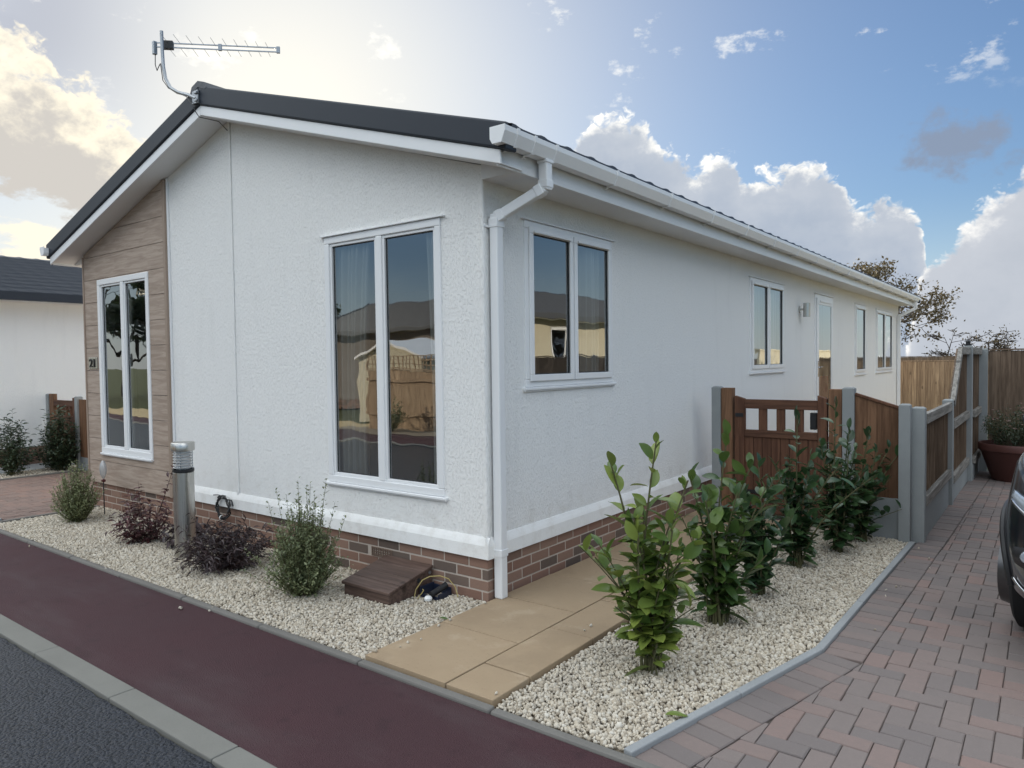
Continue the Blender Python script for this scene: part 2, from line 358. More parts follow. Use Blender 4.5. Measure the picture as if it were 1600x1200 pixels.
# ------------------------------------------------------------------ mesh helpers
def tagit(o, label=None, cat=None, group=None, kind=None):
    if label: o['label'] = label
    if cat: o['category'] = cat
    if group: o['group'] = group
    if kind: o['kind'] = kind
    return o
def empty(name, loc, label, cat, group=None, rz=0.):
    o = bpy.data.objects.new(name, None); COL.objects.link(o); o.location = loc; o.rotation_euler = (0, 0, rz); o.empty_display_size = .1
    return tagit(o, label, cat, group)
def base_of(p):
    v = Vector((0, 0, 0))
    while p is not None: v += Vector(p.location); p = p.parent
    return v
class MB:
    def __init__(s): s.v = []; s.f = []
    def add(s, vs, fs):
        b = len(s.v); s.v += [tuple(x) for x in vs]; s.f += [tuple(i+b for i in f) for f in fs]; return s
    def box(s, x0, x1, y0, y1, z0, z1):
        if x0 > x1: x0, x1 = x1, x0
        if y0 > y1: y0, y1 = y1, y0
        if z0 > z1: z0, z1 = z1, z0
        return s.add([(x0, y0, z0), (x1, y0, z0), (x1, y1, z0), (x0, y1, z0), (x0, y0, z1), (x1, y0, z1), (x1, y1, z1), (x0, y1, z1)],
                     [(3, 2, 1, 0), (4, 5, 6, 7), (0, 1, 5, 4), (1, 2, 6, 5), (2, 3, 7, 6), (3, 0, 4, 7)])
    def hexa(s, b, t):
        return s.add(list(b)+list(t), [(3, 2, 1, 0), (4, 5, 6, 7), (0, 1, 5, 4), (1, 2, 6, 5), (2, 3, 7, 6), (3, 0, 4, 7)])
    def bar(s, a, b, wd, ht, upv=(0, 0, 1)):
        a = Vector(a); b = Vector(b); d = (b-a).normalized(); sx = d.cross(Vector(upv)).normalized()*wd/2; sy = sx.cross(d).normalized()*ht/2
        q = [-sx-sy, sx-sy, sx+sy, -sx+sy]
        return s.hexa([a+k for k in q], [b+k for k in q])
    def sweep(s, prof, a, b, ux, uy):
        """closed 2D profile swept from a to b; ux, uy are the profile's axes"""
        a = Vector(a); b = Vector(b); ux = Vector(ux); uy = Vector(uy); n = len(prof)
        vs = [a+ux*p+uy*q for p, q in prof]+[b+ux*p+uy*q for p, q in prof]
        fs = [(i, (i+1) % n, n+(i+1) % n, n+i) for i in range(n)]+[tuple(range(n))[::-1], tuple(range(n, 2*n))]
        return s.add(vs, fs)
    def tube(s, pts, r, n=8, caps=True):
        pts = [Vector(p) for p in pts]; rs = r if isinstance(r, (list, tuple)) else [r]*len(pts)
        vs = []; fs = []; prev = None
        for i, p in enumerate(pts):
            t = (pts[min(i+1, len(pts)-1)]-pts[max(i-1, 0)]); t = t.normalized() if t.length > 1e-9 else Vector((0, 0, 1))
            if prev is None:
                x = t.orthogonal().normalized()
            else:
                x = (prev-t*prev.dot(t)); x = x.normalized() if x.length > 1e-6 else t.orthogonal().normalized()
            prev = x; y = t.cross(x)
            for k in range(n):
                a = 2*math.pi*k/n; vs.append(p+(x*math.cos(a)+y*math.sin(a))*rs[i])
        for i in range(len(pts)-1):
            for k in range(n): fs.append((i*n+k, i*n+(k+1) % n, (i+1)*n+(k+1) % n, (i+1)*n+k))
        if caps: fs += [tuple(range(n))[::-1], tuple(range((len(pts)-1)*n, len(pts)*n))]
        return s.add(vs, fs)
    def lathe(s, prof, c, n=32, axis='z'):
        vs = []; fs = []; m_ = len(prof)
        for r_, z_ in prof:
            for k in range(n):
                a = 2*math.pi*k/n; u, v = r_*math.cos(a), r_*math.sin(a)
                if axis == 'z': vs.append((c[0]+u, c[1]+v, c[2]+z_))
                elif axis == 'x': vs.append((c[0]+z_, c[1]+u, c[2]+v))
                else: vs.append((c[0]+u, c[1]+z_, c[2]+v))
        for i in range(m_-1):
            for k in range(n):
                q = (i*n+k, i*n+(k+1) % n, (i+1)*n+(k+1) % n, (i+1)*n+k)
                fs.append(q)
        return s.add(vs, fs)
    def build(s, name, mt, parent=None, smooth=False, bev=0., loc=None, solid=0., seg=2, recalc=True):
        if parent is not None: o0 = base_of(parent)
        elif loc is not None: o0 = Vector(loc)
        else: o0 = Vector((0, 0, 0))
        me = bpy.data.meshes.new(name)
        me.from_pydata([(x-o0.x, y-o0.y, z-o0.z) for x, y, z in s.v], [], s.f)
        if isinstance(mt, str): mt = M[mt]
        me.materials.append(mt)
        bm = bmesh.new(); bm.from_mesh(me); recalc and bmesh.ops.recalc_face_normals(bm, faces=bm.faces); bm.to_mesh(me); bm.free()
        if smooth:
            for p in me.polygons: p.use_smooth = True
        o = bpy.data.objects.new(name, me); COL.objects.link(o)
        if parent is not None: o.parent = parent
        elif loc is not None: o.location = loc
        if smooth:
            md = o.modifiers.new('e', 'EDGE_SPLIT'); md.split_angle = R(40)
        if solid:
            md = o.modifiers.new('s', 'SOLIDIFY'); md.thickness = solid
        if bev:
            md = o.modifiers.new('b', 'BEVEL'); md.width = bev; md.segments = seg; md.limit_method = 'ANGLE'
        return o
def npmesh(name, V, F, mt, parent=None, loc=None, smooth=False):
    """V (n,3), F (m,k) arrays -> object, fast"""
    o0 = base_of(parent) if parent is not None else Vector(loc or (0, 0, 0))
    V = np.asarray(V, np.float32)-np.array(o0, np.float32); F = np.asarray(F, np.int32); m_, k = F.shape
    me = bpy.data.meshes.new(name); me.vertices.add(len(V)); me.vertices.foreach_set('co', V.ravel())
    me.loops.add(m_*k); me.loops.foreach_set('vertex_index', F.ravel())
    me.polygons.add(m_); me.polygons.foreach_set('loop_start', np.arange(0, m_*k, k, dtype=np.int32)); me.polygons.foreach_set('loop_total', np.full(m_, k, np.int32))
    if smooth: me.polygons.foreach_set('use_smooth', np.ones(m_, bool))
    me.update(calc_edges=True); me.validate()
    me.materials.append(M[mt] if isinstance(mt, str) else mt)
    o = bpy.data.objects.new(name, me); COL.objects.link(o)
    if parent is not None: o.parent = parent
    elif loc: o.location = loc
    return o
def scatter(tv, tf, mats, pos):
    """template verts/faces placed N times; mats (N,3,3), pos (N,3)"""
    tv = np.asarray(tv, float); tf = np.asarray(tf); N = len(pos)
    V = np.einsum('nij,kj->nki', mats, tv)+pos[:, None, :]
    F = tf[None]+(np.arange(N)*len(tv))[:, None, None]
    return V.reshape(-1, 3), F.reshape(-1, tf.shape[1])
def leaf_template(nseg=4, fold=.18, curl=.25, pw=.8, wmax=.5, ex=.8):
    vs = []; fs = []
    for i in range(nseg+1):
        t = i/nseg; wd = wmax*(math.sin(math.pi*min(1, t**pw))**ex) if 0 < t < 1 else .03
        zc = -curl*t*t
        vs += [(-wd, t, zc+fold*wd), (0, t, zc), (wd, t, zc+fold*wd)]
    for i in range(nseg):
        a = i*3; fs += [(a, a+1, a+4, a+3), (a+1, a+2, a+5, a+4)]
    return np.array(vs), np.array(fs)
LEAF5 = leaf_template(6, .16, .22, 1.0, .5, .62); LEAF2 = leaf_template(2, .2, .2); LEAF3 = leaf_template(3, .25, .35)
def frames(dirs, ups, L, Wd):
    """leaf matrices: length axis dirs, normal near ups"""
    y = dirs/np.linalg.norm(dirs, axis=1, keepdims=True); x = np.cross(y, ups); x /= np.linalg.norm(x, axis=1, keepdims=True)+1e-9; z = np.cross(x, y)
    return np.stack([x*Wd[:, None], y*L[:, None], z*L[:, None]], axis=2)

# ------------------------------------------------------------------ ground, road, paths
def sheet(name, x0, x1, y0, y1, z, mt, th=.0, kind='structure'):
    b = MB()
    if th: b.box(x0, x1, y0, y1, z-th, z)
    else: b.add([(x0, y0, z), (x1, y0, z), (x1, y1, z), (x0, y1, z)], [(0, 1, 2, 3)])
    return tagit(b.build(name, mt), kind=kind)
sheet('ground', -400, 400, -400, 400, -.06, 'ground')
EY = -1.10          # inner edge of the long edging
KX0, KX1 = -40, 30
# red footpath, kerb, road
sheet('footpath', KX0, KX1, -1.985, EY-.05, -.004, 'redtar', .05)
kb = MB(); x = KX0
while x < KX1:
    kb.box(x, x+.911, -2.115, -1.989, -.05, .004+random.uniform(-.0015, .0015)); x += .915
tagit(kb.build('kerb', 'kerb', bev=.006), kind='structure')
rd = MB()            # road with a ragged edge against the kerb
n = 900; xs = np.linspace(KX0, KX1, n); top = [(-2.119+random.uniform(-.012, .004)) for _ in xs]
vs = [(a, b_, -.012) for a, b_ in zip(xs, top)]+[(a, -6.2, -.012) for a in xs]
rd.add(vs, [(n+i, n+i+1, i+1, i) for i in range(n-1)])
tagit(rd.build('road', 'asphalt'), kind='structure')
sheet('far_kerb', KX0, KX1, -6.36, -6.2, .0, 'kerb', .06)
sheet('far_footpath', KX0, KX1, -7.4, -6.36, -.006, 'redtar', .05)
ed = MB(); x = -30
while x < 14:
    z_ = random.uniform(-.003, .003); ed.box(x, x+.905, EY-.052, EY, -.1, .014+z_); x += .91
tagit(ed.build('edging_kerb', 'edge', bev=.012), kind='structure')

# block paving, laid as real blocks in 90 degree herringbone
def clip_poly(P, nx, ny, d):
    """keep the side where nx*x+ny*y >= d"""
    out = []
    for i in range(len(P)):
        a, b_ = P[i], P[(i+1) % len(P)]; da, db = nx*a[0]+ny*a[1]-d, nx*b_[0]+ny*b_[1]-d
        if da >= 0: out.append(a)
        if (da >= 0) != (db >= 0): q = da/(da-db); out.append((a[0]+(b_[0]-a[0])*q, a[1]+(b_[1]-a[1])*q))
    return out
def blocks(name, planes, x0, x1, y0, y1, mt, soldiers=(), zt=0., L=.2, W_=.1, g=.0035):
    b = MB(); rr = random.Random(3)
    def lay(P):
        n_ = len(P); cx = sum(p[0] for p in P)/n_; cy = sum(p[1] for p in P)/n_
        area = abs(sum(P[i][0]*P[(i+1) % n_][1]-P[(i+1) % n_][0]*P[i][1] for i in range(n_)))/2
        if n_ < 3 or area < .0012: return
        h = zt+rr.uniform(-.0025, .0025); tx, ty = rr.uniform(-.012, .012), rr.uniform(-.012, .012)
        def sh(p, k): q = math.hypot(p[0]-cx, p[1]-cy); f = max(0, 1-k*1.35/q); return (cx+(p[0]-cx)*f, cy+(p[1]-cy)*f)
        O = [sh(p, g/2) for p in P]; I = [sh(p, g/2+.0045) for p in P]
        b.add([(*p, h-.03) for p in O]+[(*p, h-.004) for p in O]+[(*p, h+tx*(p[0]-cx)+ty*(p[1]-cy)) for p in I],
              [(k, (k+1) % n_, n_+(k+1) % n_, n_+k) for k in range(n_)]+[(n_+k, n_+(k+1) % n_, 2*n_+(k+1) % n_, 2*n_+k) for k in range(n_)]+[tuple(range(2*n_, 3*n_))])
    for i in range(-4, int((y1-y0)/W_)+8):
        for j in range(-4, int((x1-x0)/W_)+8):
            k = (i-j) % 4; px, py = x0+j*W_, y0+i*W_
            if k == 0: P = [(px, py), (px+L, py), (px+L, py+W_), (px, py+W_)]
            elif k == 1: P = [(px, py), (px+W_, py), (px+W_, py+L), (px, py+L)]
            else: continue
            for pl_ in planes(px+.1, py+.1):
                P = clip_poly(P, *pl_)
                if len(P) < 3: break
            if len(P) >= 3: lay(P)
    for (ax, ay), (bx_, by_), w0 in soldiers:
        dvec = Vector((bx_-ax, by_-ay)); ln = dvec.length; dvec.normalize(); nv = Vector((dvec.y, -dvec.x))*w0; nn = int(ln/W_); st = ln/nn
        for i in range(nn):
            p = Vector((ax, ay))+dvec*i*st; q = p+dvec*st; lay([tuple(p), tuple(q), tuple(q+nv), tuple(p+nv)])
    return tagit(b.build(name, mt), kind='structure')
# right hand driveway
PT = [(1.637, -1.10), (1.995, .437), (2.049, 3.28)]
def edge_x(y):
    if y < PT[1][1]: t = (y-PT[0][1])/(PT[1][1]-PT[0][1]); return PT[0][0]+t*(PT[1][0]-PT[0][0])
    t = (y-PT[1][1])/(PT[2][1]-PT[1][1]); return PT[1][0]+t*(PT[2][0]-PT[1][0])
sheet('driveway_base', 1.60, 6.0, EY+.002, 8.25, -.0105, 'joint')
def line_plane(p, q, off):
    nx, ny = (q[1]-p[1]), -(q[0]-p[0]); ln = math.hypot(nx, ny); nx /= ln; ny /= ln; return (nx, ny, nx*p[0]+ny*p[1]+off)
DP = [line_plane(PT[0], PT[1], .2015), line_plane(PT[1], PT[2], .2015), line_plane((2.06, 3.4), (2.13, 8.2), .2015)]
def drive_planes(x, y): return [DP[0] if y < .437 else (DP[1] if y < 3.3 else DP[2]), (0, 1, EY+.004), (0, -1, -8.2), (-1, 0, -6.0)]
blocks('driveway', drive_planes, 1.6, 6.0, -1.1, 8.2, 'block',
       soldiers=[((PT[0][0]+.0, PT[0][1]+.02), PT[1], .2), (PT[1], PT[2], .2), ((2.052, 3.30), (2.13, 8.2), .2)])
e2 = MB()
def edging_run(pts, wdt, seglen):
    for (ax, ay), (bx_, by_) in zip(pts[:-1], pts[1:]):
        dvec = Vector((bx_-ax, by_-ay)); ln = dvec.length; nn = max(1, round(ln/seglen)); dvec.normalize(); nv = Vector((-dvec.y, dvec.x))*wdt
        for i in range(nn):
            p = Vector((ax, ay))+dvec*(i*ln/nn+.002); q = Vector((ax, ay))+dvec*((i+1)*ln/nn-.002); z_ = .022+random.uniform(-.003, .003)
            e2.hexa([(p.x, p.y, -.08), (q.x, q.y, -.08), (q.x+nv.x, q.y+nv.y, -.08), (p.x+nv.x, p.y+nv.y, -.08)], [(p.x, p.y, z_), (q.x, q.y, z_), (q.x+nv.x, q.y+nv.y, z_), (p.x+nv.x, p.y+nv.y, z_)])
edging_run(PT, .045, .9)
tagit(e2.build('driveway_edging', 'edgel', bev=.006), kind='structure')
# left hand driveway of the house next door
sheet('left_driveway_base', -9.0, -5.74, EY+.002, 8, -.02, 'joint')
blocks('left_driveway', lambda x, y: [(1, 0, -8.99), (-1, 0, 5.955), (0, 1, EY+.205), (0, -1, -8.0)], -9.0, -5.8, -1.1, 8.0, 'blockred',
       soldiers=[((-5.95, EY+.2), (-5.95, 8.0), .2), ((-5.75, EY+.006), (-8.99, EY+.006), -.196)][:1])
sheet('left_driveway_apron', -8.99, -5.955, EY+.004, EY+.2, .0, 'gslab', .05)
e3 = MB(); e3.box(-5.745, -5.70, EY+.01, -.02, -.08, .02); e3.box(-9.06, -9.005, EY+.01, 8, -.08, .02)
tagit(e3.build('left_driveway_edging', 'edge', bev=.006), kind='structure')
sheet('grey_path', -10.5, -9.75, .35, 8, .01, 'gslab', .05)
# buff slabs
sb = MB()
def slab(x0, x1, y0, y1):
    g = .004; z_ = .03+random.uniform(-.002, .002); sb.box(x0+g, x1-g, y0+g, y1-g, -.02, z_)
YL = [EY+.006, -.482, .118, .718, 1.318, 1.918, 2.518, 3.118, 3.718]
for a, b_ in zip(YL[:-1], YL[1:]): slab(.02, .612, a, b_)
YR = [EY+.006, -.79, -.18, .42, 1.02, 1.62, 2.22, 2.82, 3.42]
for a, b_ in zip(YR[:-1], YR[1:]): slab(.612, .915, a, b_)
for k in range(20):
    for q in range(3): slab(.02+q*.6, .62+q*.6, 3.718+k*.6, 4.318+k*.6)
tagit(sb.build('slab_path', 'slab', bev=.004), kind='structure')
sheet('slab_bedding', .0, .92, EY+.002, 3.75, -.015, 'joint')
# gravel
def gravel(name, poly_in, x0, x1, y0, y1, seed, sp=.0165, layers=((0, 1.), (.006, .6)), label=None, stray=None):
    r_ = np.random.default_rng(seed); ph = (1+5**.5)/2
    tv = np.array([(-1, ph, 0), (1, ph, 0), (-1, -ph, 0), (1, -ph, 0), (0, -1, ph), (0, 1, ph), (0, -1, -ph), (0, 1, -ph), (ph, 0, -1), (ph, 0, 1), (-ph, 0, -1), (-ph, 0, 1)])/1.9
    tf = np.array([(0, 11, 5), (0, 5, 1), (0, 1, 7), (0, 7, 10), (0, 10, 11), (1, 5, 9), (5, 11, 4), (11, 10, 2), (10, 7, 6), (7, 1, 8), (3, 9, 4), (3, 4, 2), (3, 2, 6), (3, 6, 8), (3, 8, 9), (4, 9, 5), (2, 4, 11), (6, 2, 10), (8, 6, 7), (9, 8, 1)])
    P = []
    for dz_, dens in layers:
        gx, gy = np.meshgrid(np.arange(x0, x1, sp), np.arange(y0, y1, sp)); p = np.stack([gx.ravel(), gy.ravel()], 1); p += r_.uniform(-sp*.55, sp*.55, p.shape)
        keep = poly_in(p[:, 0], p[:, 1]) & (r_.random(len(p)) < dens); p = p[keep]
        P.append(np.concatenate([p, (dz_+r_.uniform(-.004, .004, len(p)))[:, None]], 1))
    P = np.concatenate(P); nbed = len(P)
    if stray: P = np.concatenate([P, np.array(stray)])
    N = len(P)
    P[:nbed, 2] += .010*np.sin(P[:nbed, 0]*2.1+1)*np.cos(P[:nbed, 1]*3.3)*.5
    q = r_.normal(size=(N, 4)); q /= np.linalg.norm(q, axis=1, keepdims=True); a, b_, c_, d_ = q.T
    Rm = np.stack([1-2*(c_*c_+d_*d_), 2*(b_*c_-a*d_), 2*(b_*d_+a*c_), 2*(b_*c_+a*d_), 1-2*(b_*b_+d_*d_), 2*(c_*d_-a*b_), 2*(b_*d_-a*c_), 2*(c_*d_+a*b_), 1-2*(b_*b_+c_*c_)], 1).reshape(N, 3, 3)
    s_ = r_.lognormal(0, .28, (N, 1))*np.array([[.0104, .0082, .0062]])*r_.uniform(.8, 1.2, (N, 3))
    Mt = Rm*s_[:, None, :]
    # jitter of the template so stones are not one shape
    V, F = scatter(tv, tf, Mt, P); V += r_.normal(0, .0012, V.shape)
    o = npmesh(name, V, F, 'gravel', loc=((x0+x1)/2, (y0+y1)/2, 0))
    return tagit(o, kind='stuff', label=label)
sheet('gravel_bed', -5.70, .016, EY+.001, .02, -.010, 'gravelbase')
b = MB(); b.add([(.92, EY+.001, -.010), (1.60, EY+.001, -.010), (1.957, .437, -.010), (2.01, 3.28, -.010), (2.01, 3.5, -.010), (.92, 3.5, -.010)], [(0, 1, 2, 3, 4, 5)]); tagit(b.build('gravel_bed', 'gravelbase'), kind='structure')
sheet('gravel_bed', -9.75, -9.06, -1.0, 8, -.010, 'gravelbase')
gravel('gravel', lambda x, y: (x > -5.69) & (x < .012) & (y > EY+.01) & (y < -.005), -5.70, .016, EY, 0, 1,
       stray=[(.03+abs(random.gauss(0, .07)), random.uniform(EY, -.02), .038) for _ in range(9)]+[(random.uniform(-5.6, 0), EY-.02-abs(random.gauss(0, .07)), .006) for _ in range(9)])
def in_r(x, y):
    ex = np.where(y < PT[1][1], PT[0][0]+(y-PT[0][1])/(PT[1][1]-PT[0][1])*(PT[1][0]-PT[0][0]), PT[1][0]+(y-PT[1][1])/(PT[2][1]-PT[1][1])*(PT[2][0]-PT[1][0]))
    return (x > .925) & (x < ex-.05) & (y > EY+.01) & (y < 3.33)
gravel('gravel', in_r, .92, 2.04, EY, 3.34, 2, stray=[(.91-abs(random.gauss(0, .05)), random.uniform(EY, 3), .038) for _ in range(10)]+[(edge_x(y_)+abs(random.gauss(0, .10))+.02, y_, .006) for y_ in [random.uniform(EY+.05, 3.2) for _ in range(9)]])
gravel('gravel', lambda x, y: (x > -9.74), -9.75, -9.07, -.6, 2.2, 3, .03)

# ------------------------------------------------------------------ windows
class Wall:
    """maps (u, d, z): u along the wall, d outwards"""
    def __init__(s, axis, off): s.axis = axis; s.off = off
    def box(s, b, u0, u1, d0, d1, z0, z1):
        if s.axis == 'front': b.box(u0, u1, s.off-d1, s.off-d0, z0, z1)
        elif s.axis == 'side': b.box(s.off+d0, s.off+d1, u0, u1, z0, z1)
        elif s.axis == 'left': b.box(s.off-d1, s.off-d0, u0, u1, z0, z1)
        else: b.box(u0, u1, s.off+d0, s.off+d1, z0, z1)
    def pt(s, u, d, z):
        return {'front': (u, s.off-d, z), 'side': (s.off+d, u, z), 'left': (s.off-d, u, z), 'back': (u, s.off+d, z)}[s.axis]
def rect_frame(wl, b, u0, u1, z0, z1, t, d0, d1):
    wl.box(b, u0, u1, d0, d1, z1-t, z1); wl.box(b, u0, u1, d0, d1, z0, z0+t)
    wl.box(b, u0, u0+t, d0, d1, z0+t, z1-t); wl.box(b, u1-t, u1, d0, d1, z0+t, z1-t)
def window(parent, wl, u0, u1, z0, z1, style, lights=2, sillw=.03, head=True, name='window', split=None, fr=.055):
    """a window under its house: frame, mullion, sashes, gasket, panes, sill"""
    dd0, dd1 = -.045, .012
    b = MB(); rect_frame(wl, b, u0, u1, z0, z1, fr, dd0, dd1)
    edges = [u0+fr]
    mw = fr*1.15 if style == 'fixed' else fr*.75
    for k in range(1, lights):
        c_ = u0+(u1-u0)*k/lights; wl.box(b, c_-mw/2, c_+mw/2, dd0, dd1-.002, z0+fr, z1-fr); edges += [c_-mw/2, c_+mw/2]
    edges.append(u1-fr)
    w_ = b.build(name, 'upvc', parent, bev=.006)
    pan = MB(); gk = MB(); sh = MB()
    for k in range(lights):
        a, c_ = edges[2*k], edges[2*k+1]
        if style == 'sash':
            st = .048; rect_frame(wl, sh, a-.014, c_+.014, z0+fr-.014, z1-fr+.014, st, dd1+.001, dd1+.016)
            wl.box(sh, a+.03, c_-.03, dd1+.016, dd1+.03, z1-fr-.030, z1-fr-.012)      # trickle vent hood
            a, c_, za, zb = a+st-.014, c_-st+.014, z0+fr+st-.014, z1-fr-st+.014
        else:
            st = .022; rect_frame(wl, sh, a, c_, z0+fr, z1-fr, st, dd0+.005, dd1-.012)
            a, c_, za, zb = a+st, c_-st, z0+fr+st, z1-fr-st
        pd_ = .006 if style == 'sash' else -.020
        rect_frame(wl, gk, a-.002, c_+.002, za-.002, zb+.002, .009, pd_-.006, pd_+.003)
        pm = MB(); p4 = [wl.pt(a+.004, pd_, za+.004), wl.pt(c_-.004, pd_, za+.004), wl.pt(c_-.004, pd_, zb-.004), wl.pt(a+.004, pd_, zb-.004)]
        pm.add(p4, [(0, 1, 2, 3) if wl.axis in ('front', 'side') else (3, 2, 1, 0)]); pm.build('pane', 'glass', w_, recalc=False)
    sh.build('sash', 'upvc', w_, bev=.004); gk.build('gasket', 'gasket', w_)
    s_ = MB(); wl.box(s_, u0-sillw, u1+sillw, -.02, .030, z0-.022, z0-.001); wl.box(s_, u0-sillw+.008, u1+sillw-.008, -.02, .02, z0-.032, z0-.0221)
    s_.build('sill', 'upvc', w_, bev=.006)
    if head:
        h_ = MB(); wl.box(h_, u0-.04, u1+.04, -.01, .028, z1+.001, z1+.012); h_.build('drip_bar', 'upvc', w_, bev=.003)
    return w_
def gable_wall(b, wl, u0, u1, z0, z1, apex, holes, th=.14, inner=True):
    us = sorted({u0, u1, *[h[0] for h in holes], *[h[1] for h in holes]}); zs = sorted({z0, z1, *[h[2] for h in holes], *[h[3] for h in holes]})
    for a, c_ in zip(us[:-1], us[1:]):
        for za, zb in zip(zs[:-1], zs[1:]):
            mu, mz = (a+c_)/2, (za+zb)/2
            if any(h[0] < mu < h[1] and h[2] < mz < h[3] for h in holes): continue
            b.add([wl.pt(a, 0, za), wl.pt(c_, 0, za), wl.pt(c_, 0, zb), wl.pt(a, 0, zb)], [(0, 1, 2, 3)])
            if inner: b.add([wl.pt(a, -th, za), wl.pt(c_, -th, za), wl.pt(c_, -th, zb), wl.pt(a, -th, zb)], [(3, 2, 1, 0)])
    for h in holes:
        for (a, za), (c_, zb) in (((h[0], h[2]), (h[1], h[2])), ((h[1], h[2]), (h[1], h[3])), ((h[1], h[3]), (h[0], h[3])), ((h[0], h[3]), (h[0], h[2]))):
            b.add([wl.pt(a, 0, za), wl.pt(c_, 0, zb), wl.pt(c_, -th, zb), wl.pt(a, -th, za)], [(0, 1, 2, 3)])
    if apex:
        b.add([wl.pt(u0, 0, z1), wl.pt(u1, 0, z1), wl.pt((u0+u1)/2, 0, apex)], [(0, 1, 2)])
        if inner: b.add([wl.pt(u0, -th, z1), wl.pt(u1, -th, z1), wl.pt((u0+u1)/2, -th, apex)], [(2, 1, 0)])
def tile_slope(xe, ze, xr, zr, y0, y1, along='y', flip=1, per=.30, course=.33):
    """roof slope of rolled tiles from eave (xe, ze) to ridge (xr, zr)"""
    ln = math.hypot(xr-xe, zr-ze); nc = max(2, round(ln/course)); ny = int((y1-y0)/per*8)
    ys = np.linspace(y0, y1, ny+1); roll = (np.maximum(0, np.sin(ys/per*2*math.pi))**1.5)*.011
    nx, nz = -(zr-ze)/ln, (xr-xe)/ln
    if nz < 0: nx, nz = -nx, -nz
    rows = []
    for k in range(nc):
        for t, off in ((k/nc, .026), ((k+1)/nc, .006)):
            px, pz = xe+(xr-xe)*t, ze+(zr-ze)*t
            o_ = off+roll; rows.append(np.stack([px+nx*o_, ys, pz+nz*o_], 1))
    rows.insert(0, np.stack([np.full_like(ys, xe), ys, np.full_like(ys, ze-.012)], 1))
    V = np.concatenate(rows); n_ = ny+1; F = []
    i = np.arange(ny)
    for r_ in range(len(rows)-1): F.append(np.stack([r_*n_+i, r_*n_+i+1, (r_+1)*n_+i+1, (r_+1)*n_+i], 1))
    V2 = V.copy()
    if along == 'x': V2 = np.stack([V[:, 1], V[:, 0], V[:, 2]], 1)
    return V2, np.concatenate(F)
def brick_courses(b, wl, u0, u1, z0, n, d0=-.07, d1=0., bl=.215, bh=.065, j=.010, holes=()):
    for k in range(n):
        z_ = z0+k*(bh+j); u = u0-(k % 2)*(bl/2+j/2)
        while u < u1:
            a, c_ = max(u, u0), min(u+bl, u1)
            if c_-a > .03 and not any(h[0] < (a+c_)/2 < h[1] and h[2] < z_+.03 < h[3] for h in holes):
                e_ = random.uniform(-.0015, .0015); wl.box(b, a, c_, d0, d1+e_, z_, z_+bh)
            u += bl+j

# ------------------------------------------------------------------ the park home
W, L_ = -5.90, 15.58
house = empty('park_home', (W/2, 0, 0), 'large white rendered park home with taupe wood panel, dark gabled roof and tall windows', 'house')
FR = Wall('front', 0); SD = Wall('side', 0); LF = Wall('left', W); BK = Wall('back', L_)
Z0, ZT = .30, 2.80
fw = (-1.616, -.374, .675, 2.601); ww = (-5.56, -4.40, .648, 2.575)
front_holes = [fw, ww]
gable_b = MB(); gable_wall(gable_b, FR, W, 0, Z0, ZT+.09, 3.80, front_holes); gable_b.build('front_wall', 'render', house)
sides = [(.443, 1.692, 1.423, 2.604), (5.128, 6.478, 1.433, 2.604), (8.10, 9.20, .42, 2.60), (10.90, 11.81, 1.28, 2.60), (12.88, 14.70, 1.28, 2.60)]
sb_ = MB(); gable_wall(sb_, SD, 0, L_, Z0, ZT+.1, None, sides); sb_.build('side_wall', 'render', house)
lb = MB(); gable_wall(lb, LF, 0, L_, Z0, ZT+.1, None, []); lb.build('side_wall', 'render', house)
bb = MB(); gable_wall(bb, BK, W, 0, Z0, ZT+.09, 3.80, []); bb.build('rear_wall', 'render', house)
# rooms behind the glass
rm = MB(); rm.box(W+.16, -.16, .16, L_-.16, .38, .42); rm.build('floor', 'carpet', house)
rm = MB(); rm.box(W+.16, -.16, .16, L_-.16, 2.72, 2.76); rm.build('ceiling', 'soffit', house)
rm = MB(); rm.box(W+.16, -.16, 4.4, 4.48, .42, 2.72); rm.box(-2.6, -2.52, 4.48, L_-.16, .42, 2.72); rm.box(-2.52, -.16, 7.5, 7.58, .42, 2.72); rm.box(-2.52, -.16, 10.2, 10.28, .42, 2.72)
rm.build('inner_wall', 'room', house)
# windows
window(house, FR, *fw, 'fixed')
window(house, Wall('front', -.032), *ww, 'fixed', head=False, sillw=.0, fr=.062)
window(house, SD, *sides[0], 'sash'); window(house, SD, *sides[1], 'sash'); window(house, SD, *sides[3], 'sash', lights=1); window(house, SD, *sides[4], 'sash', lights=2)
# door
d0_ = sides[2]
b = MB(); rect_frame(SD, b, d0_[0], d0_[1], d0_[2], d0_[3], .07, -.05, .012)
door = b.build('door', 'upvc', house, bev=.005)
b = MB(); rect_frame(SD, b, d0_[0]+.06, d0_[1]-.06, d0_[2]+.06, d0_[3]-.06, .10, .013, .03); SD.box(b, d0_[0]+.2, d0_[1]-.2, .03, .045, d0_[3]-.12, d0_[3]-.095); b.build('door_leaf', 'upvc', door, bev=.004)
b = MB(); b.add([SD.pt(d0_[0]+.15, .022, d0_[2]+.15), SD.pt(d0_[1]-.15, .022, d0_[2]+.15), SD.pt(d0_[1]-.15, .022, d0_[3]-.15), SD.pt(d0_[0]+.15, .022, d0_[3]-.15)], [(0, 1, 2, 3)]); b.build('pane', 'glass', door, recalc=False)
b = MB(); SD.box(b, d0_[0]+.08, d0_[0]+.12, .03, .036, 1.3, 1.55); SD.box(b, d0_[0]+.09, d0_[0]+.11, .036, .075, 1.44, 1.46); SD.box(b, d0_[0]+.09, d0_[0]+.22, .06, .075, 1.44, 1.46); b.build('handle', 'chrome', door, bev=.003)
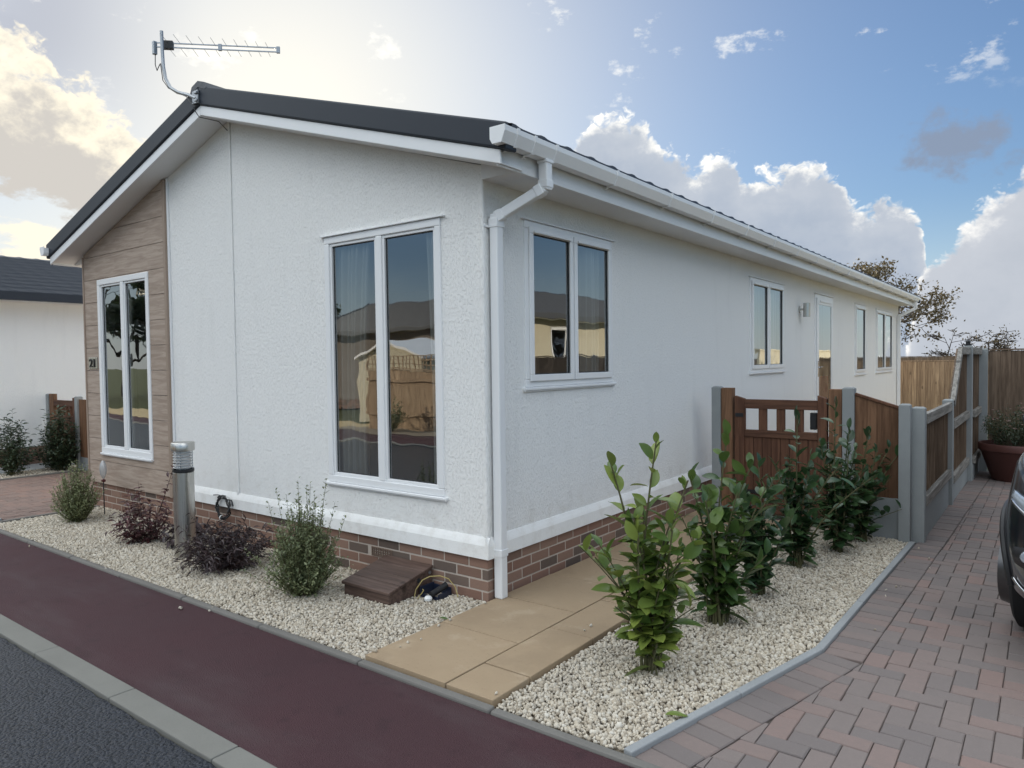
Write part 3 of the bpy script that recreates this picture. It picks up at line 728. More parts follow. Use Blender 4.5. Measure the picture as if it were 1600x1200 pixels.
b = MB(); SD.box(b, d0_[0]-.04, d0_[1]+.04, -.01, .04, d0_[3]+.001, d0_[3]+.014); b.build('drip_bar', 'upvc', door, bev=.003)
b = MB(); b.box(.0, .5, 8.0, 9.3, .03, .22); b.box(.5, .8, 8.0, 9.3, .03, .12); b.build('doorstep', 'gslab', house, bev=.01)
# skirt trim: flared white band between render and brick
b = MB(); pr = [(0, .30), (.026, .30), (.026, .388), (.018, .412), (.005, .442), (0, .442)]
b.sweep(pr, (-4.03, 0, 0), (.0252, 0, 0), (0, -1, 0), (0, 0, 1)); b.sweep(pr, (0, -.0255, 0), (0, L_, 0), (1, 0, 0), (0, 0, 1)); b.sweep(pr, (W, L_, 0), (W, -.03, 0), (-1, 0, 0), (0, 0, 1))
b.build('skirt_trim', 'render_trim', house)
# plinth
b = MB(); b.box(W+.003, -.003, .003, .1, -.05, .2995); b.box(-.1, -.003, .1, L_-.006, -.05, .30); b.box(W+.006, W+.1, .1, L_-.006, -.05, .30); b.box(W+.005, -.006, L_-.1, L_-.006, -.05, .30)
pl = b.build('plinth', 'mortar', house)
b = MB(); vent = (-1.135, -.915, .145, .215); brick_courses(b, FR, W, 0, .004, 4, d0=-.05, holes=[(-1.14, -.91, .14, .225)]); b.build('brickwork', 'brick', pl, bev=.003, seg=1)
b = MB(); brick_courses(b, SD, .052, L_, .004, 4, d0=-.05); b.build('brickwork', 'brick', pl, bev=.003, seg=1)
b = MB(); brick_courses(b, LF, 0.06, L_, .004, 4, d0=-.05); b.build('brickwork', 'brick', pl)
b = MB()
FR.box(b, vent[0], vent[1], -.03, -.004, .154, .220); rect_frame(FR, b, vent[0], vent[1], .152, .220, .008, -.004, .006)
for k in range(1, 9): u = vent[0]+(vent[1]-vent[0])*k/9; FR.box(b, u-.003, u+.003, -.004, .004, .160, .212)
for k in range(1, 4): z_ = .152+.068*k/4; FR.box(b, vent[0]+.008, vent[1]-.008, -.004, .003, z_-.003, z_+.003)
b.build('air_vent', plain('buff_vent', (.17, .115, .085), .7), house)
# wood effect panel
cl = MB(); zt0 = .29; jo = .005; HB = .2555; cx0, cx1 = -5.90, -4.075
apexs = (3.80-2.89)/(-W/2)
ztop = lambda u: 2.885+(u-W)*apexs
holes = [ww]; k = 0; z_ = zt0
while z_ < 3.5:
    zb = z_+HB-jo
    def strip(a, c_, za, zbb):
        ta, tc_ = min(zbb, ztop(a)-.004), min(zbb, ztop(c_)-.004)
        if tc_ <= za+.003: return
        if ta < za:      # cut by the roof line
            a = a+(c_-a)*(za-ta)/max(1e-6, (ztop(c_)-ztop(a))) if ztop(c_) > ztop(a) else a; a = W+(za+.004-2.885)/apexs; ta = za+.001
        pts = [(a, za), (c_, za), (c_, tc_), (a, ta)]
        if zbb-.0001 > ta and tc_ >= zbb-.0001:
            um = W+(zbb+.004-2.885)/apexs
            if a < um < c_: pts = [(a, za), (c_, za), (c_, zbb), (um, zbb), (a, ta)]
        n_ = len(pts)
        cl.add([FR.pt(u, .002, q) for u, q in pts]+[FR.pt(u, .032, q) for u, q in pts], [tuple(range(n_)), tuple(range(n_, 2*n_))]+[(i, (i+1) % n_, n_+(i+1) % n_, n_+i) for i in range(n_)])
    zc = sorted({z_, zb, *[q for q in (ww[2], ww[3]) if z_ < q < zb]})
    for za, zbb in zip(zc[:-1], zc[1:]):
        mz = (za+zbb)/2
        if ww[2] < mz < ww[3]: strip(cx0, ww[0], za, zbb); strip(ww[1], cx1, za, zbb)
        else: strip(cx0, cx1, za, zbb)
    z_ += HB
cl.build('wood_cladding', 'clad', house)
b = MB(); FR.box(b, cx1, -4.03, .0, .042, .285, ztop(-4.05)-.01); b.build('cladding_trim', 'cladtrim', house, bev=.004)
b = MB(); FR.box(b, W-.03, cx0, -.03, .042, .285, 2.86); b.build('cladding_trim', 'cladtrim', house, bev=.004)
b = MB(); FR.box(b, -4.03, -4.008, .0, .02, .43, ztop(-4.0)-.01); b.build('cover_strip', 'upvc', house, bev=.004)
b = MB(); FR.box(b, -2.925, -2.897, .0, .012, .42, 3.775); b.build('cover_strip', 'render', house, bev=.004)
b = MB(); b.box(-.03, .006, -.006, .03, .43, 2.86); b.build('corner_trim', 'render', house, bev=.01)
# roof
XE, XM = .34, W/2; SL = .302
YV, YB = -.262, L_+.25
ztopr = lambda x: 4.035-SL*abs(x-XM)
roof = None
xe = .42; V, F = tile_slope(xe, ztopr(xe)-.040, XM, ztopr(XM)-.058, YV+.02, YB-.02); roof = npmesh('roof', V, F, 'roof', house)
xe = 2*XM-.42; V, F = tile_slope(xe, ztopr(xe)-.040, XM, ztopr(XM)-.058, YV+.02, YB-.02); npmesh('roof_slope', V, F, 'roof', roof)
b = MB()
for sg in (1, -1):                      # sheathing below the tiles, so that nothing shows through
    x0, x1 = XM, XM+sg*(-XM+.38)
    b.hexa([(x0, YV+.03, ztopr(x0)-.12), (x1, YV+.03, ztopr(x1)-.10), (x1, YB-.03, ztopr(x1)-.10), (x0, YB-.03, ztopr(x0)-.12)], [(x0, YV+.03, ztopr(x0)-.05), (x1, YV+.03, ztopr(x1)-.055), (x1, YB-.03, ztopr(x1)-.055), (x0, YB-.03, ztopr(x0)-.05)])
b.build('roof_deck', 'roof', roof)
def slope_bar(b, z_hi, z_lo, y0, y1, xend=.40, lo_plumb=True):
    for sg in (1, -1):
        xa, xb_ = XM, XM+sg*(-XM+xend)
        b.hexa([(xa, y0, 4.035+z_lo), (xb_, y0, 4.035+z_lo-SL*(xend-XM)), (xb_, y1, 4.035+z_lo-SL*(xend-XM)), (xa, y1, 4.035+z_lo)],
               [(xa, y0, 4.035+z_hi), (xb_, y0, 4.035+z_hi-SL*(xend-XM)), (xb_, y1, 4.035+z_hi-SL*(xend-XM)), (xa, y1, 4.035+z_hi)])
b = MB(); slope_bar(b, 0, -.165, YV-.006, YV+.10, .405); b.build('verge', 'verge', roof, bev=.012)
b = MB(); slope_bar(b, 0, -.165, YB-.10, YB+.006, .43); b.build('verge', 'verge', roof, bev=.012)
b = MB(); n_ = 46; st = (YB-YV)/n_
for k in range(n_):
    y0 = YV-.008+k*st; q = .004*(k % 2)
    b.sweep([(-.13, -.045+q), (-.10, .01+q), (0, .042+q), (.10, .01+q), (.13, -.045+q), (.1, -.05+q), (0, -.01+q), (-.1, -.05+q)], (XM, y0, 4.03), (XM, y0+st-.003, 4.03), (1, 0, 0), (0, 0, 1))
b.build('ridge_tiles', 'roof', roof)
b = MB(); slope_bar(b, -.168, -.252, YV+.012, YV+.03, .345); bargeo = b.build('bargeboard', 'upvc', house, bev=.004)
b = MB(); slope_bar(b, -.168, -.252, YB-.03, YB-.012, .345); b.build('bargeboard', 'upvc', house, bev=.004)
b = MB(); slope_bar(b, -.237, -.249, YV+.03, -.001, .33); b.build('gable_soffit', 'soffit', house)
# eaves: soffit, fascia, gutter
for sg, nm in ((1, ''), (-1, '')):
    fx = lambda q: q if sg > 0 else 2*XM-q
    b = MB(); b.box(fx(0), fx(.30), .001, YB-.3, 2.795, 2.807); b.build('eaves_soffit', 'soffit', house)
    b = MB(); b.sweep([(0, 2.796), (.3, 2.796), (.3, 2.81), (0, 2.90)], (fx(0), -.012, 0), (fx(0), .006, 0), (sg, 0, 0), (0, 0, 1)); b.build('box_end', 'soffit', house)
    b = MB(); b.box(fx(.30), fx(.318), YV+.031, YB-.031, 2.785, 2.985); b.build('fascia', 'upvc', house, bev=.003)
    b = MB()
    gp = [(.0, .0), (.0, -.055), (.018, -.085), (.085, -.085), (.112, -.02), (.112, .012), (.104, .012), (.104, -.016), (.08, -.077), (.02, -.077), (.008, -.05), (.008, 0)]
    b.sweep(gp, (fx(.322), YV-.055, 2.975), (fx(.322), YB-.05, 2.975), (sg, 0, 0), (0, 0, 1))
    gut = b.build('gutter', 'upvc', house)
    for yy in (YV-.055, YB-.06):
        b = MB(); b.sweep([(-.001, .014), (-.001, -.056), (.017, -.087), (.086, -.087), (.114, -.021), (.114, .014)], (fx(.322), yy-.004, 2.975), (fx(.322), yy+.006, 2.975), (sg, 0, 0), (0, 0, 1)); b.build('gutter_end_cap', 'upvc', gut, bev=.002)
    for yy in [-.20, -.02, .22]+[1.02+.93*k for k in range(16)]:
        b = MB(); bp = [(-.002, .016), (-.006, -.057), (.013, -.093), (.090, -.093), (.120, -.022), (.120, .016), (.1125, .016), (.1125, -.022), (.0855, -.0855), (.0175, -.0855), (.000, -.0555)]
        b.sweep(bp, (fx(.322), yy, 2.975), (fx(.322), yy+.024, 2.975), (sg, 0, 0), (0, 0, 1)); b.box(fx(.319), fx(.345), yy, yy+.024, 2.872, 2.895); b.build('gutter_bracket', 'upvc', gut)
# downpipes
def downpipe(y, sgn=1):
    b = MB(); s_ = .066; a = Vector((.378, y+.10, 2.89)); m1 = Vector((.378, y+.10, 2.72)); m2 = Vector((.05, y, 2.55)); e_ = Vector((.05, y, .03))
    b.bar(a, m1+Vector((0, 0, -.02)), s_, s_, (0, 1, 0)); b.bar(m1, m2, s_-.001, s_-.001); b.bar(m2+Vector((0, 0, .03)), e_, s_, s_, (0, 1, 0))
    p_ = b.build('downpipe', 'upvc', house, bev=.008)
    dv = (m2-m1).normalized(); ey = (0, 1, 0)
    for args in ((a, a+Vector((0, 0, -.02)), .078, .078, ey), (m1+Vector((0, 0, .045)), m1+Vector((0, 0, -.005)), .074, .074, ey), (m1+dv*.02, m1+dv*.07, .073, .073), (m2-dv*.06, m2-dv*.01, .073, .073), (m2, m2+Vector((0, 0, -.05)), .0745, .0745, ey), ((.05, y, .36), (.05, y, .31), .074, .074, ey)):
        b = MB(); b.bar(*args); b.build('pipe_socket', 'upvc', p_, bev=.004)
    for zz in (2.49, ):
        b = MB(); b.box(.0, .012, y-.075, y+.075, zz, zz+.018); b.box(.012, .087, y-.038, y+.038, zz, zz+.018); b.build('pipe_clip', 'upvc', p_, bev=.002)
downpipe(.075)
downpipe(L_-.22)
# ------------------------------------------------------------------ things fixed to the house
t = empty('tv_aerial', (-3.08, -.27, 3.98), 'metal television aerial on a bent pole above the gable peak', 'aerial')
b = MB(); pts = [(-2.97, -.275, 3.925), (-3.10, -.275, 3.985), (-3.28, -.275, 4.05), (-3.40, -.275, 4.12), (-3.48, -.275, 4.22), (-3.515, -.275, 4.34), (-3.525, -.275, 4.48), (-3.53, -.275, 4.66)]
b.tube(pts, .0155, 10); b.build('mast', 'galv', t, True)
b = MB(); b.box(-3.02, -2.93, -.285, -.268, 3.88, 3.99); b.build('mounting_plate', 'galv', t, bev=.003)
for zz in (3.90, 3.965):
    b = MB(); b.box(-2.965, -2.925, -.30, -.27, zz-.01, zz+.01); b.build('clamp', 'galv', t, bev=.003)
A0 = Vector((-3.645, -.262, 4.572)); bd = Vector((.716, .698, -.004)).normalized(); BL = 1.085; pd = Vector((-bd.y, bd.x, 0))
for zz in (.019, -.019):
    b = MB(); b.bar(A0+Vector((0, 0, zz)), A0+bd*BL+Vector((0, 0, zz)), .0105, .0105); b.build('boom', 'alu', t, bev=.001)
for k in range(10):
    q = .10+(BL-.15)*(1-(1-k/9.6)**1.10); ln = .40*(1-.45*k/9)
    for sgn in (1, -1):
        b = MB(); c0 = A0+bd*q+Vector((0, 0, .019*sgn)); b.tube([c0, c0-pd*ln/2*sgn], .0019, 6); b.build('element', 'galv', t)
for q in (.56, BL):
    b = MB(); c0 = A0+bd*q; b.bar(c0-bd*.016, c0+bd*.016, .022, .062); b.build('spacer', 'galv', t, bev=.003)
b = MB(); c0 = A0+bd*.09; b.bar(c0-bd*.045, c0+bd*.055, .045, .075); b.build('clamp_block', 'gasket', t, bev=.004)
b = MB(); c0 = A0-bd*.02; b.bar(c0+Vector((0, 0, .03)), c0+Vector((0, 0, -.09)), .035, .035, (0, 1, 0)); b.build('connector_box', 'galv', t, bev=.004)
b = MB(); b.tube([A0+Vector((-.015, -.01, -.09)), A0+Vector((-.02, -.01, -.18)), A0+Vector((.01, -.01, -.24)), A0+Vector((.06, -.01, -.20)), (-3.525, -.295, 4.36), (-3.49, -.295, 4.2), (-3.40, -.293, 4.11), (-3.1, -.293, 3.965), (-3.0, -.30, 3.88), (-2.955, -.29, 3.80), (-2.94, -.27, 3.76), (-2.92, -.1, 3.762), (-2.915, -.02, 3.70)], .0042, 6); b.build('cable', 'gasket', t, True)
t = empty('house_number', (-5.715, -.034, 1.65), 'square chrome house number plate reading 21 beside the wood panel window', 'number plate')
b = MB(); FR.box(b, -5.83, -5.61, .034, .042, 1.585, 1.715); b.build('plate', 'steel', t, bev=.002)
cu = bpy.data.curves.new('digits', 'FONT'); cu.body = '21'; cu.size = .135; cu.align_x = 'CENTER'; cu.extrude = .003; cu.bevel_depth = .0008
tmp = bpy.data.objects.new('tmp', cu); COL.objects.link(tmp); bpy.context.view_layer.update()
me = bpy.data.meshes.new_from_object(tmp.evaluated_get(bpy.context.evaluated_depsgraph_get())); bpy.data.objects.remove(tmp)
me.transform(Matrix.Translation((-.006, -.013, -.047)) @ Matrix.Rotation(R(90), 4, 'X') @ Matrix.Scale(1.25, 4, (1, 0, 0))); me.materials.clear(); me.materials.append(M['black'])
o = bpy.data.objects.new('digits', me); COL.objects.link(o); o.parent = t
t = empty('wall_light', (.0, 7.27, 2.30), 'stainless steel cylinder wall light beside the glazed side door', 'wall light')
b = MB(); b.lathe([(0, 0), (.045, 0), (.045, .02), (0, .02)], (.0, 7.27, 2.31), 20, 'x'); b.build('back_plate', 'steel', t, True)
b = MB(); b.bar((.02, 7.27, 2.31), (.07, 7.27, 2.31), .03, .03); b.build('arm', 'steel', t, bev=.003)
b = MB(); b.lathe([(0, -.10), (.048, -.10), (.048, .10), (.040, .10), (.040, .07), (0, .07)], (.105, 7.27, 2.30), 24); b.build('tube', 'steel', t, True)
t = empty('cable_coil', (-3.09, -.03, .30), 'coil of black cable hanging on the wall behind the steel bollard', 'cable')
b = MB(); pts = []
for k in range(150):
    a = k/150*2*math.pi*5.3; rr = .088+.010*math.sin(k*.37); pts.append((-3.09+rr*math.cos(a)*1.15, -.052-.012*math.sin(k*1.7), .30+rr*1.15*math.sin(a)))
pts += [(-2.95, -.05, .38), (-2.93, -.05, .33)]; b.tube(pts, .0065, 6); b.tube([(-3.25, -.05, .40), (-3.17, -.055, .41), (-3.08, -.05, .405)], .005, 6); b.build('cable', 'black', t, True)
for a in (R(45), R(255)):
    b = MB(); c_ = Vector((-3.09+.10*math.cos(a), -.052, .30+.10*math.sin(a))); b.lathe([(.024, -.007), (.026, 0), (.024, .007)], c_, 10, 'x' if abs(math.cos(a)) < .5 else 'y'); b.build('cable_tie', 'whitep', t)

# ------------------------------------------------------------------ bollard, box, drain
t = empty('bollard_light', (-2.84, -.55, 0), 'brushed steel bollard light with louvred head on the gravel', 'bollard light')
bc = (-2.84, -.55, 0)
b = MB(); b.lathe([(0, -.02), (.083, -.02), (.083, .715), (.076, .722), (0, .722)], bc, 40); b.build('body', 'steel', t, True)
b = MB(); b.lathe([(.077, .722), (.085, .722), (.085, .745), (.077, .745)], bc, 40); b.build('collar', 'black', t, True)
b = MB(); b.lathe([(0, .745), (.058, .745), (.058, .895), (0, .895)], bc, 32); b.build('lamp_tube', 'diff', t, True)
for k in range(6):
    z_ = .758+k*.0235; b = MB(); b.lathe([(.059, z_+.003), (.079, z_-.003), (.081, z_), (.062, z_+.006), (.059, z_+.003)], bc, 40); b.build('louvre', 'bright', t, True)
b = MB(); b.lathe([(0, .895), (.080, .895), (.092, .90), (.093, .905), (.093, .962), (.088, .968), (0, .970)], bc, 40); b.build('cap', 'steel', t, True)
for a in range(4):
    b = MB(); an = R(45+90*a); x_, y_ = bc[0]+.073*math.cos(an), bc[1]+.073*math.sin(an); b.tube([(x_, y_, .745), (x_, y_, .9)], .004, 6); b.build('rod', 'galv', t)
t = empty('timber_cover', (-.74, -.22, 0), 'low brown boarded cover with sloping lid against the brick plinth', 'cover')
bx0, bx1, by0, by1 = -.965, -.485, -.44, -.012
b = MB(); zf, zb = .075, .165
b.hexa([(bx0+.02, by0+.012, -.02), (bx1-.012, by0+.012, -.02), (bx1-.012, by1, -.02), (bx0+.02, by1, -.02)], [(bx0+.02, by0+.012, zf-.004), (bx1-.012, by0+.012, zf-.004), (bx1-.012, by1, zb-.004), (bx0+.02, by1, zb-.004)]); b.build('side_boards', 'decking', t, bev=.004)
b = MB()
for k in range(4):
    ya, yb = by0+(by1-by0)*k/4+.002, by0+(by1-by0)*(k+1)/4-.002; za, zb2 = zf+(zb-zf)*k/4, zf+(zb-zf)*(k+1)/4
    b.hexa([(bx0, ya, za), (bx1, ya, za), (bx1, yb, zb2), (bx0, yb, zb2)], [(bx0, ya, za+.02), (bx1, ya, za+.02), (bx1, yb, zb2+.02), (bx0, yb, zb2+.02)])
b.build('lid', 'decking', t, bev=.004)
b = MB(); b.lathe([(0, 0), (.017, 0), (.017, .004), (.009, .004), (.009, .001), (0, .001)], (bx1-.012, -.15, .105), 16, 'x'); b.build('ring', 'gasket', t, True)
b = MB(); b.lathe([(0, 0), (.013, 0), (.011, .006), (0, .007)], (bx1-.012, -.04, .135), 12, 'x'); b.build('bolt', 'galv', t, True)
t = empty('drain_gully', (-.36, -.09, 0), 'small dark blue drain gully with a black pipe beside the brown cover', 'drain')
b = MB(); rect = [(-.455, -.30, -.16, -.03)]
b.box(-.47, -.46, -.17, -.03, -.02, .075); b.box(-.46, -.30, -.04, -.03, -.02, .065); b.box(-.46, -.30, -.17, -.16, -.02, .03); b.box(-.31, -.30, -.16, -.04, -.02, .045); b.box(-.46, -.31, -.16, -.04, -.02, -.005); b.build('gully_box', plain('dark_blue_plastic', (.012, .018, .04), .45), t, bev=.003)
b = MB(); b.tube([(-.345, -.185, .045), (-.34, -.12, .06), (-.325, -.055, .085)], .022, 12); b.build('pipe', 'black', t, True)
b = MB(); b.lathe([(0, -.002), (.026, -.002), (.028, .012), (.018, .024), (0, .028)], (-.345, -.215, .02), 16); b.build('pipe_cap', 'whitep', t, True)
b = MB(); pts = [(-.47, -.22, .01), (-.475, -.20, .06), (-.45, -.16, .12), (-.42, -.12, .14), (-.36, -.08, .145), (-.30, -.06, .13), (-.25, -.05, .08), (-.215, -.06, .02)]
b.tube(pts, .0035, 6); b.tube([(-.44, -.22, .01), (-.415, -.20, .05), (-.41, -.19, .065), (-.43, -.18, .065)], .0033, 6)
tagit(b.build('yellow_cable', 'yellow', loc=(-.36, -.1, 0), smooth=True), 'thin yellow cable looping over the drain at the plinth', 'cable')
t = empty('garden_stake', (-5.17, -.2, 0), 'thin garden stake with a clear feather shaped head beside the grey green bush', 'garden stake')
b = MB(); b.tube([(-5.17, -.2, 0), (-5.17, -.2, .36)], .006, 8); b.build('rod', 'gasket', t)
b = MB(); b.lathe([(0, .36), (.022, .37), (.022, .39), (0, .40)], (-5.17, -.2, 0), 12); b.build('base_cup', plain('dark_red_plastic', (.10, .02, .02), .4), t, True)
b = MB(); b.lathe([(.006, .40), (.03, .45), (.037, .50), (.03, .56), (.012, .595), (.0, .60)], (-5.17, -.2, 0), 14); b.build('clear_head', 'clear', t, True)

# ------------------------------------------------------------------ planting
def unit(v): return v/np.linalg.norm(v, axis=-1, keepdims=True)
def laurel(base, stems, label, mt, seed, size=.105, low=18, dens=1.0, bulk=8):
    r_ = np.random.default_rng(seed); base = np.array([*base]); t = empty('laurel_shrub', tuple(base), label, 'shrub', 'laurel shrubs in the gravel bed')
    sb_ = MB(); D_, U_, P_, LL, WW = [], [], [], [], []
    ax = np.array([.80, .60, 0]); ay = np.array([-.60, .80, 0])
    stems = list(stems)+[(r_.normal(0, .19), r_.normal(0, .14), r_.uniform(.34, .84), 11) for _ in range(bulk)]
    for (a, dpt, h, n) in stems:
        top = base+ax*a+ay*dpt+np.array([0, 0, h]); st = base+np.array([r_.uniform(-.045, .045), r_.uniform(-.045, .045), 0]); k = 7
        bend = ax*r_.uniform(-.03, .03)+ay*r_.uniform(-.03, .03)
        pts = [st+(top-st)*q+bend*math.sin(q*math.pi)+(st-top)*np.array([1, 1, 0])*.25*math.sin(q*math.pi) for q in np.linspace(0, 1, k)]
        sb_.tube([Vector(p) for p in pts], [.0075*(1-.55*q)*(1.2 if h > .7 else .8) for q in np.linspace(0, 1, k)], 6)
        pts = np.array(pts); ph = r_.uniform(0, 6.28); n = int(n*dens*1.4)
        for i in range(n):
            q0 = .15 if h > .6 else .10; q = q0+(1-q0)*(i+r_.uniform(0, .9))/n; q = min(q, .995)
            f = q*(k-1); i0 = min(int(f), k-2); p = pts[i0]+(pts[i0+1]-pts[i0])*(f-i0)
            ph += 2.4+r_.uniform(-.9, .9); tip = max(0, (q-.82)/.18)
            elv = R(18+30*q+34*tip+r_.uniform(-34, 22)); d_ = np.array([math.cos(ph)*math.cos(elv), math.sin(ph)*math.cos(elv), math.sin(elv)])
            up_ = np.array([0, 0, 1.])*(1-.3*q)-d_*.2+r_.normal(0, .28, 3)
            L_f = size*r_.uniform(.55, 1.22)*(1-.35*tip)
            D_.append(d_); U_.append(up_); P_.append(p+d_*.012); LL.append(L_f); WW.append(L_f*r_.uniform(.46, .58))
    for i in range(low):     # older leaves near the foot
        ph = r_.uniform(0, 6.28); rr = r_.uniform(.01, .12); p = base+np.array([rr*math.cos(ph), rr*math.sin(ph), r_.uniform(.10, .5)]); elv = R(r_.uniform(-25, 35))
        d_ = np.array([math.cos(ph)*math.cos(elv), math.sin(ph)*math.cos(elv), math.sin(elv)]); D_.append(d_); U_.append(np.array([0, 0, 1.])+r_.normal(0, .3, 3)); P_.append(p); L_f = size*r_.uniform(.75, 1.1); LL.append(L_f); WW.append(L_f*.48)
    mats = frames(np.array(D_), np.array(U_), np.array(LL), np.array(WW))
    tv, tf = LEAF5; V, F = scatter(tv, tf, mats, np.array(P_)); npmesh('foliage', V, F, mt, t, smooth=True)
    sb_.build('stem', 'stem', t, True)
    return t
laurel((1.345, -.31, 0), [(-.21, .0, 1.09, 17), (.03, .02, 1.19, 18), (.20, .05, .98, 17), (-.27, .03, .66, 12), (.26, -.04, .72, 14), (.10, -.06, .80, 15), (-.08, -.05, .74, 14), (.17, .10, .62, 12), (-.05, .12, .60, 12), (.02, -.08, .45, 10), (.2, -.08, .36, 9), (-.2, -.06, .36, 8)],
       'pale yellow green laurel with loose tall stems nearest the tarmac footpath', 'laurely', 11, .135)
laurel((1.37, .52, 0), [(.06, .0, 1.14, 22), (.22, .02, .98, 18), (-.16, .03, .90, 18), (.32, .05, .74, 14), (-.22, -.03, .66, 13), (.10, -.08, .82, 16), (-.04, .08, .78, 16), (.18, .10, .66, 14), (-.12, .10, .55, 12), (.02, -.10, .5, 12), (.27, -.08, .44, 10)],
       'bushy mid green laurel second from the tarmac footpath', 'laurel', 12, .128)
laurel((1.40, 1.18, 0), [(.0, .0, .92, 16), (.12, .03, .80, 14), (-.17, .02, .72, 14), (.06, -.06, .70, 13), (-.08, .08, .66, 13), (.22, -.03, .55, 10)],
       'medium dark green laurel between the bushy mid green one and the one before the gate', 'laureld', 16, .122)
laurel((1.42, 2.03, 0), [(.0, .0, 1.17, 17), (.12, .03, .86, 16), (-.17, .02, .80, 16), (.06, -.06, .70, 15), (-.08, .08, .72, 15), (.18, -.03, .62, 12), (-.24, .0, .55, 12), (.02, .1, .5, 12), (.10, -.1, .4, 10)],
       'dark green laurel with one tall narrow shoot rising in front of the gate', 'laureld', 13, .12)
laurel((1.58, 2.62, 0), [(-.02, .0, 1.24, 24), (.10, .02, 1.02, 20), (-.14, .03, .92, 18), (.17, .05, .86, 18), (.05, -.07, .85, 18), (-.05, .09, .8, 18), (.24, -.02, .66, 14), (-.2, -.03, .62, 14), (.0, .11, .5, 12)],
       'tall dense dark laurel in front of the right gate post', 'laureld', 14, .115)
laurel((1.68, 3.08, 0), [(.05, .0, .98, 18), (.13, .02, .82, 16), (-.08, .03, .72, 15), (.22, -.02, .56, 12), (.30, -.06, .30, 8), (.0, -.06, .5, 12), (-.13, .0, .45, 10)],
       'smallest dark laurel against the sloping fence panel by the corner post', 'laureld', 15, .11)
def bush(name, base, label, cat, mt, stemmt, seed, n, hgt, rad, leaf, per, tmpl=LEAF2, lw=.5, spread=.5, droop=0., up=.7, group=None, jit=.02, extra=()):
    """twiggy bush: thin stems from the foot, small leaves along each"""
    r_ = np.random.default_rng(seed); base = np.array([*base, 0.]); t = empty(name, tuple(base), label, cat, group)
    sb_ = MB(); P_, D_, U_, LL = [], [], [], []
    specs = []
    for i in range(n):
        ph = r_.uniform(0, 6.283); q = math.sqrt(r_.random()); hh = hgt*(1-.62*q**2.2)*r_.uniform(.62, 1.0); rr = rad*q*r_.uniform(.8, 1.1)
        specs.append((rr*math.cos(ph), rr*math.sin(ph), hh, 1.))
    specs += [(x_, y_, h_, 1.) for x_, y_, h_ in extra]
    for (ex, ey, hh, _) in specs:
        st = base+np.array([ex*.12+r_.uniform(-.02, .02), ey*.12+r_.uniform(-.02, .02), 0]); en = base+np.array([ex, ey, hh]); mid = st+(en-st)*.5+np.array([ex, ey, 0])*.14*(1 if not droop else .6)+np.array([0, 0, droop*hh*.5])
        k = 6; qs = np.linspace(0, 1, k); pts = np.array([(1-q)**2*st+2*q*(1-q)*mid+q*q*en for q in qs])
        if len(sb_.v) < 60000: sb_.tube([Vector(p) for p in pts], [.0028*(1-.7*q) for q in qs], 4, False)
        m_ = max(6, int(per*r_.uniform(.8, 1.2)*(hh/hgt*.6+.4)))
        for j in range(m_):
            q = .12+.88*(j+r_.random())/m_; q = min(q, .999); f = q*(k-1); i0 = min(int(f), k-2); p = pts[i0]+(pts[i0+1]-pts[i0])*(f-i0); tan = unit(pts[i0+1]-pts[i0])
            ph = r_.uniform(0, 6.283); rad_ = np.array([math.cos(ph), math.sin(ph), 0]); rad_ = rad_-tan*rad_.dot(tan)
            d_ = unit(tan*up*r_.uniform(.6, 1.3)+rad_*r_.uniform(.5, 1.1)+np.array([0, 0, -droop*.8])); P_.append(p+r_.normal(0, jit, 3)*(.3+.7*(1-q))); D_.append(d_); U_.append(np.array([0, 0, 1.])+rad_*-.3+r_.normal(0, .35, 3)); LL.append(leaf*r_.uniform(.65, 1.25))
    P_ = np.array(P_); P_[:, 2] = np.maximum(P_[:, 2], .012); LL = np.array(LL); mats = frames(np.array(D_), np.array(U_), LL, LL*lw)
    V, F = scatter(*tmpl, mats, P_); npmesh('foliage', V, F, mt, t, smooth=True); sb_.build('stem', stemmt, t, True)
    return t
G_ = 'shrubs in the gravel along the front wall'
bush('small_leaved_bush', (-5.08, -.50), 'rounded pale grey green bush at the far end of the gravel strip', 'shrub', 'pitto', 'stem', 21, 210, .66, .27, .024, 42, lw=.52, group=G_)
bush('small_leaved_bush', (-1.16, -.60), 'tall olive green twiggy bush in the gravel left of the brown cover', 'shrub', 'twiggy', 'stem', 22, 260, .70, .27, .026, 48, lw=.5, group=G_,
     extra=[(-.42, -.1, .22), (-.36, -.2, .3), (.34, -.16, .24), (.38, .1, .26), (-.38, .12, .28), (.3, -.24, .2), (-.3, -.28, .2), (-.33, .02, .4), (.34, .0, .38), (-.16, -.1, .74), (-.10, -.06, .70), (-.05, .0, .80), (.0, -.03, .68), (.05, .03, .78), (.11, .02, .72), (.16, .08, .82), (.2, .12, .66), (-.2, -.14, .66), (.26, .16, .56), (.13, .1, .78), (-.02, .05, .76)])
bush('purple_leaved_shrub', (-3.62, -.52), 'purple leaved shrub with one tall reddish shoot left of the bollard', 'shrub', 'purple', 'stempurple', 23, 46, .50, .30, .062, 17, LEAF3, .36, droop=.05, up=.5, group=G_, extra=[(.30, .20, .90), (.28, .19, .82), (-.36, .02, .44), (-.30, .1, .52)])
bush('purple_leaved_shrub', (-3.16, -.34), 'low dark purple shrub with drooping leaves just behind the bollard', 'shrub', 'purpled', 'stempurple', 24, 50, .27, .27, .062, 13, LEAF3, .44, droop=.35, up=.4, group=G_)
bush('purple_leaved_shrub', (-2.20, -.56), 'dark narrow leaved mound between the bollard and the olive green bush', 'shrub', 'purpled', 'stempurple', 25, 130, .40, .40, .060, 19, LEAF3, .2, droop=.4, up=.8, group=G_, extra=[(-.55, -.1, .30), (-.5, -.02, .38), (.42, .1, .40), (.48, .05, .3), (-.42, -.16, .18)])
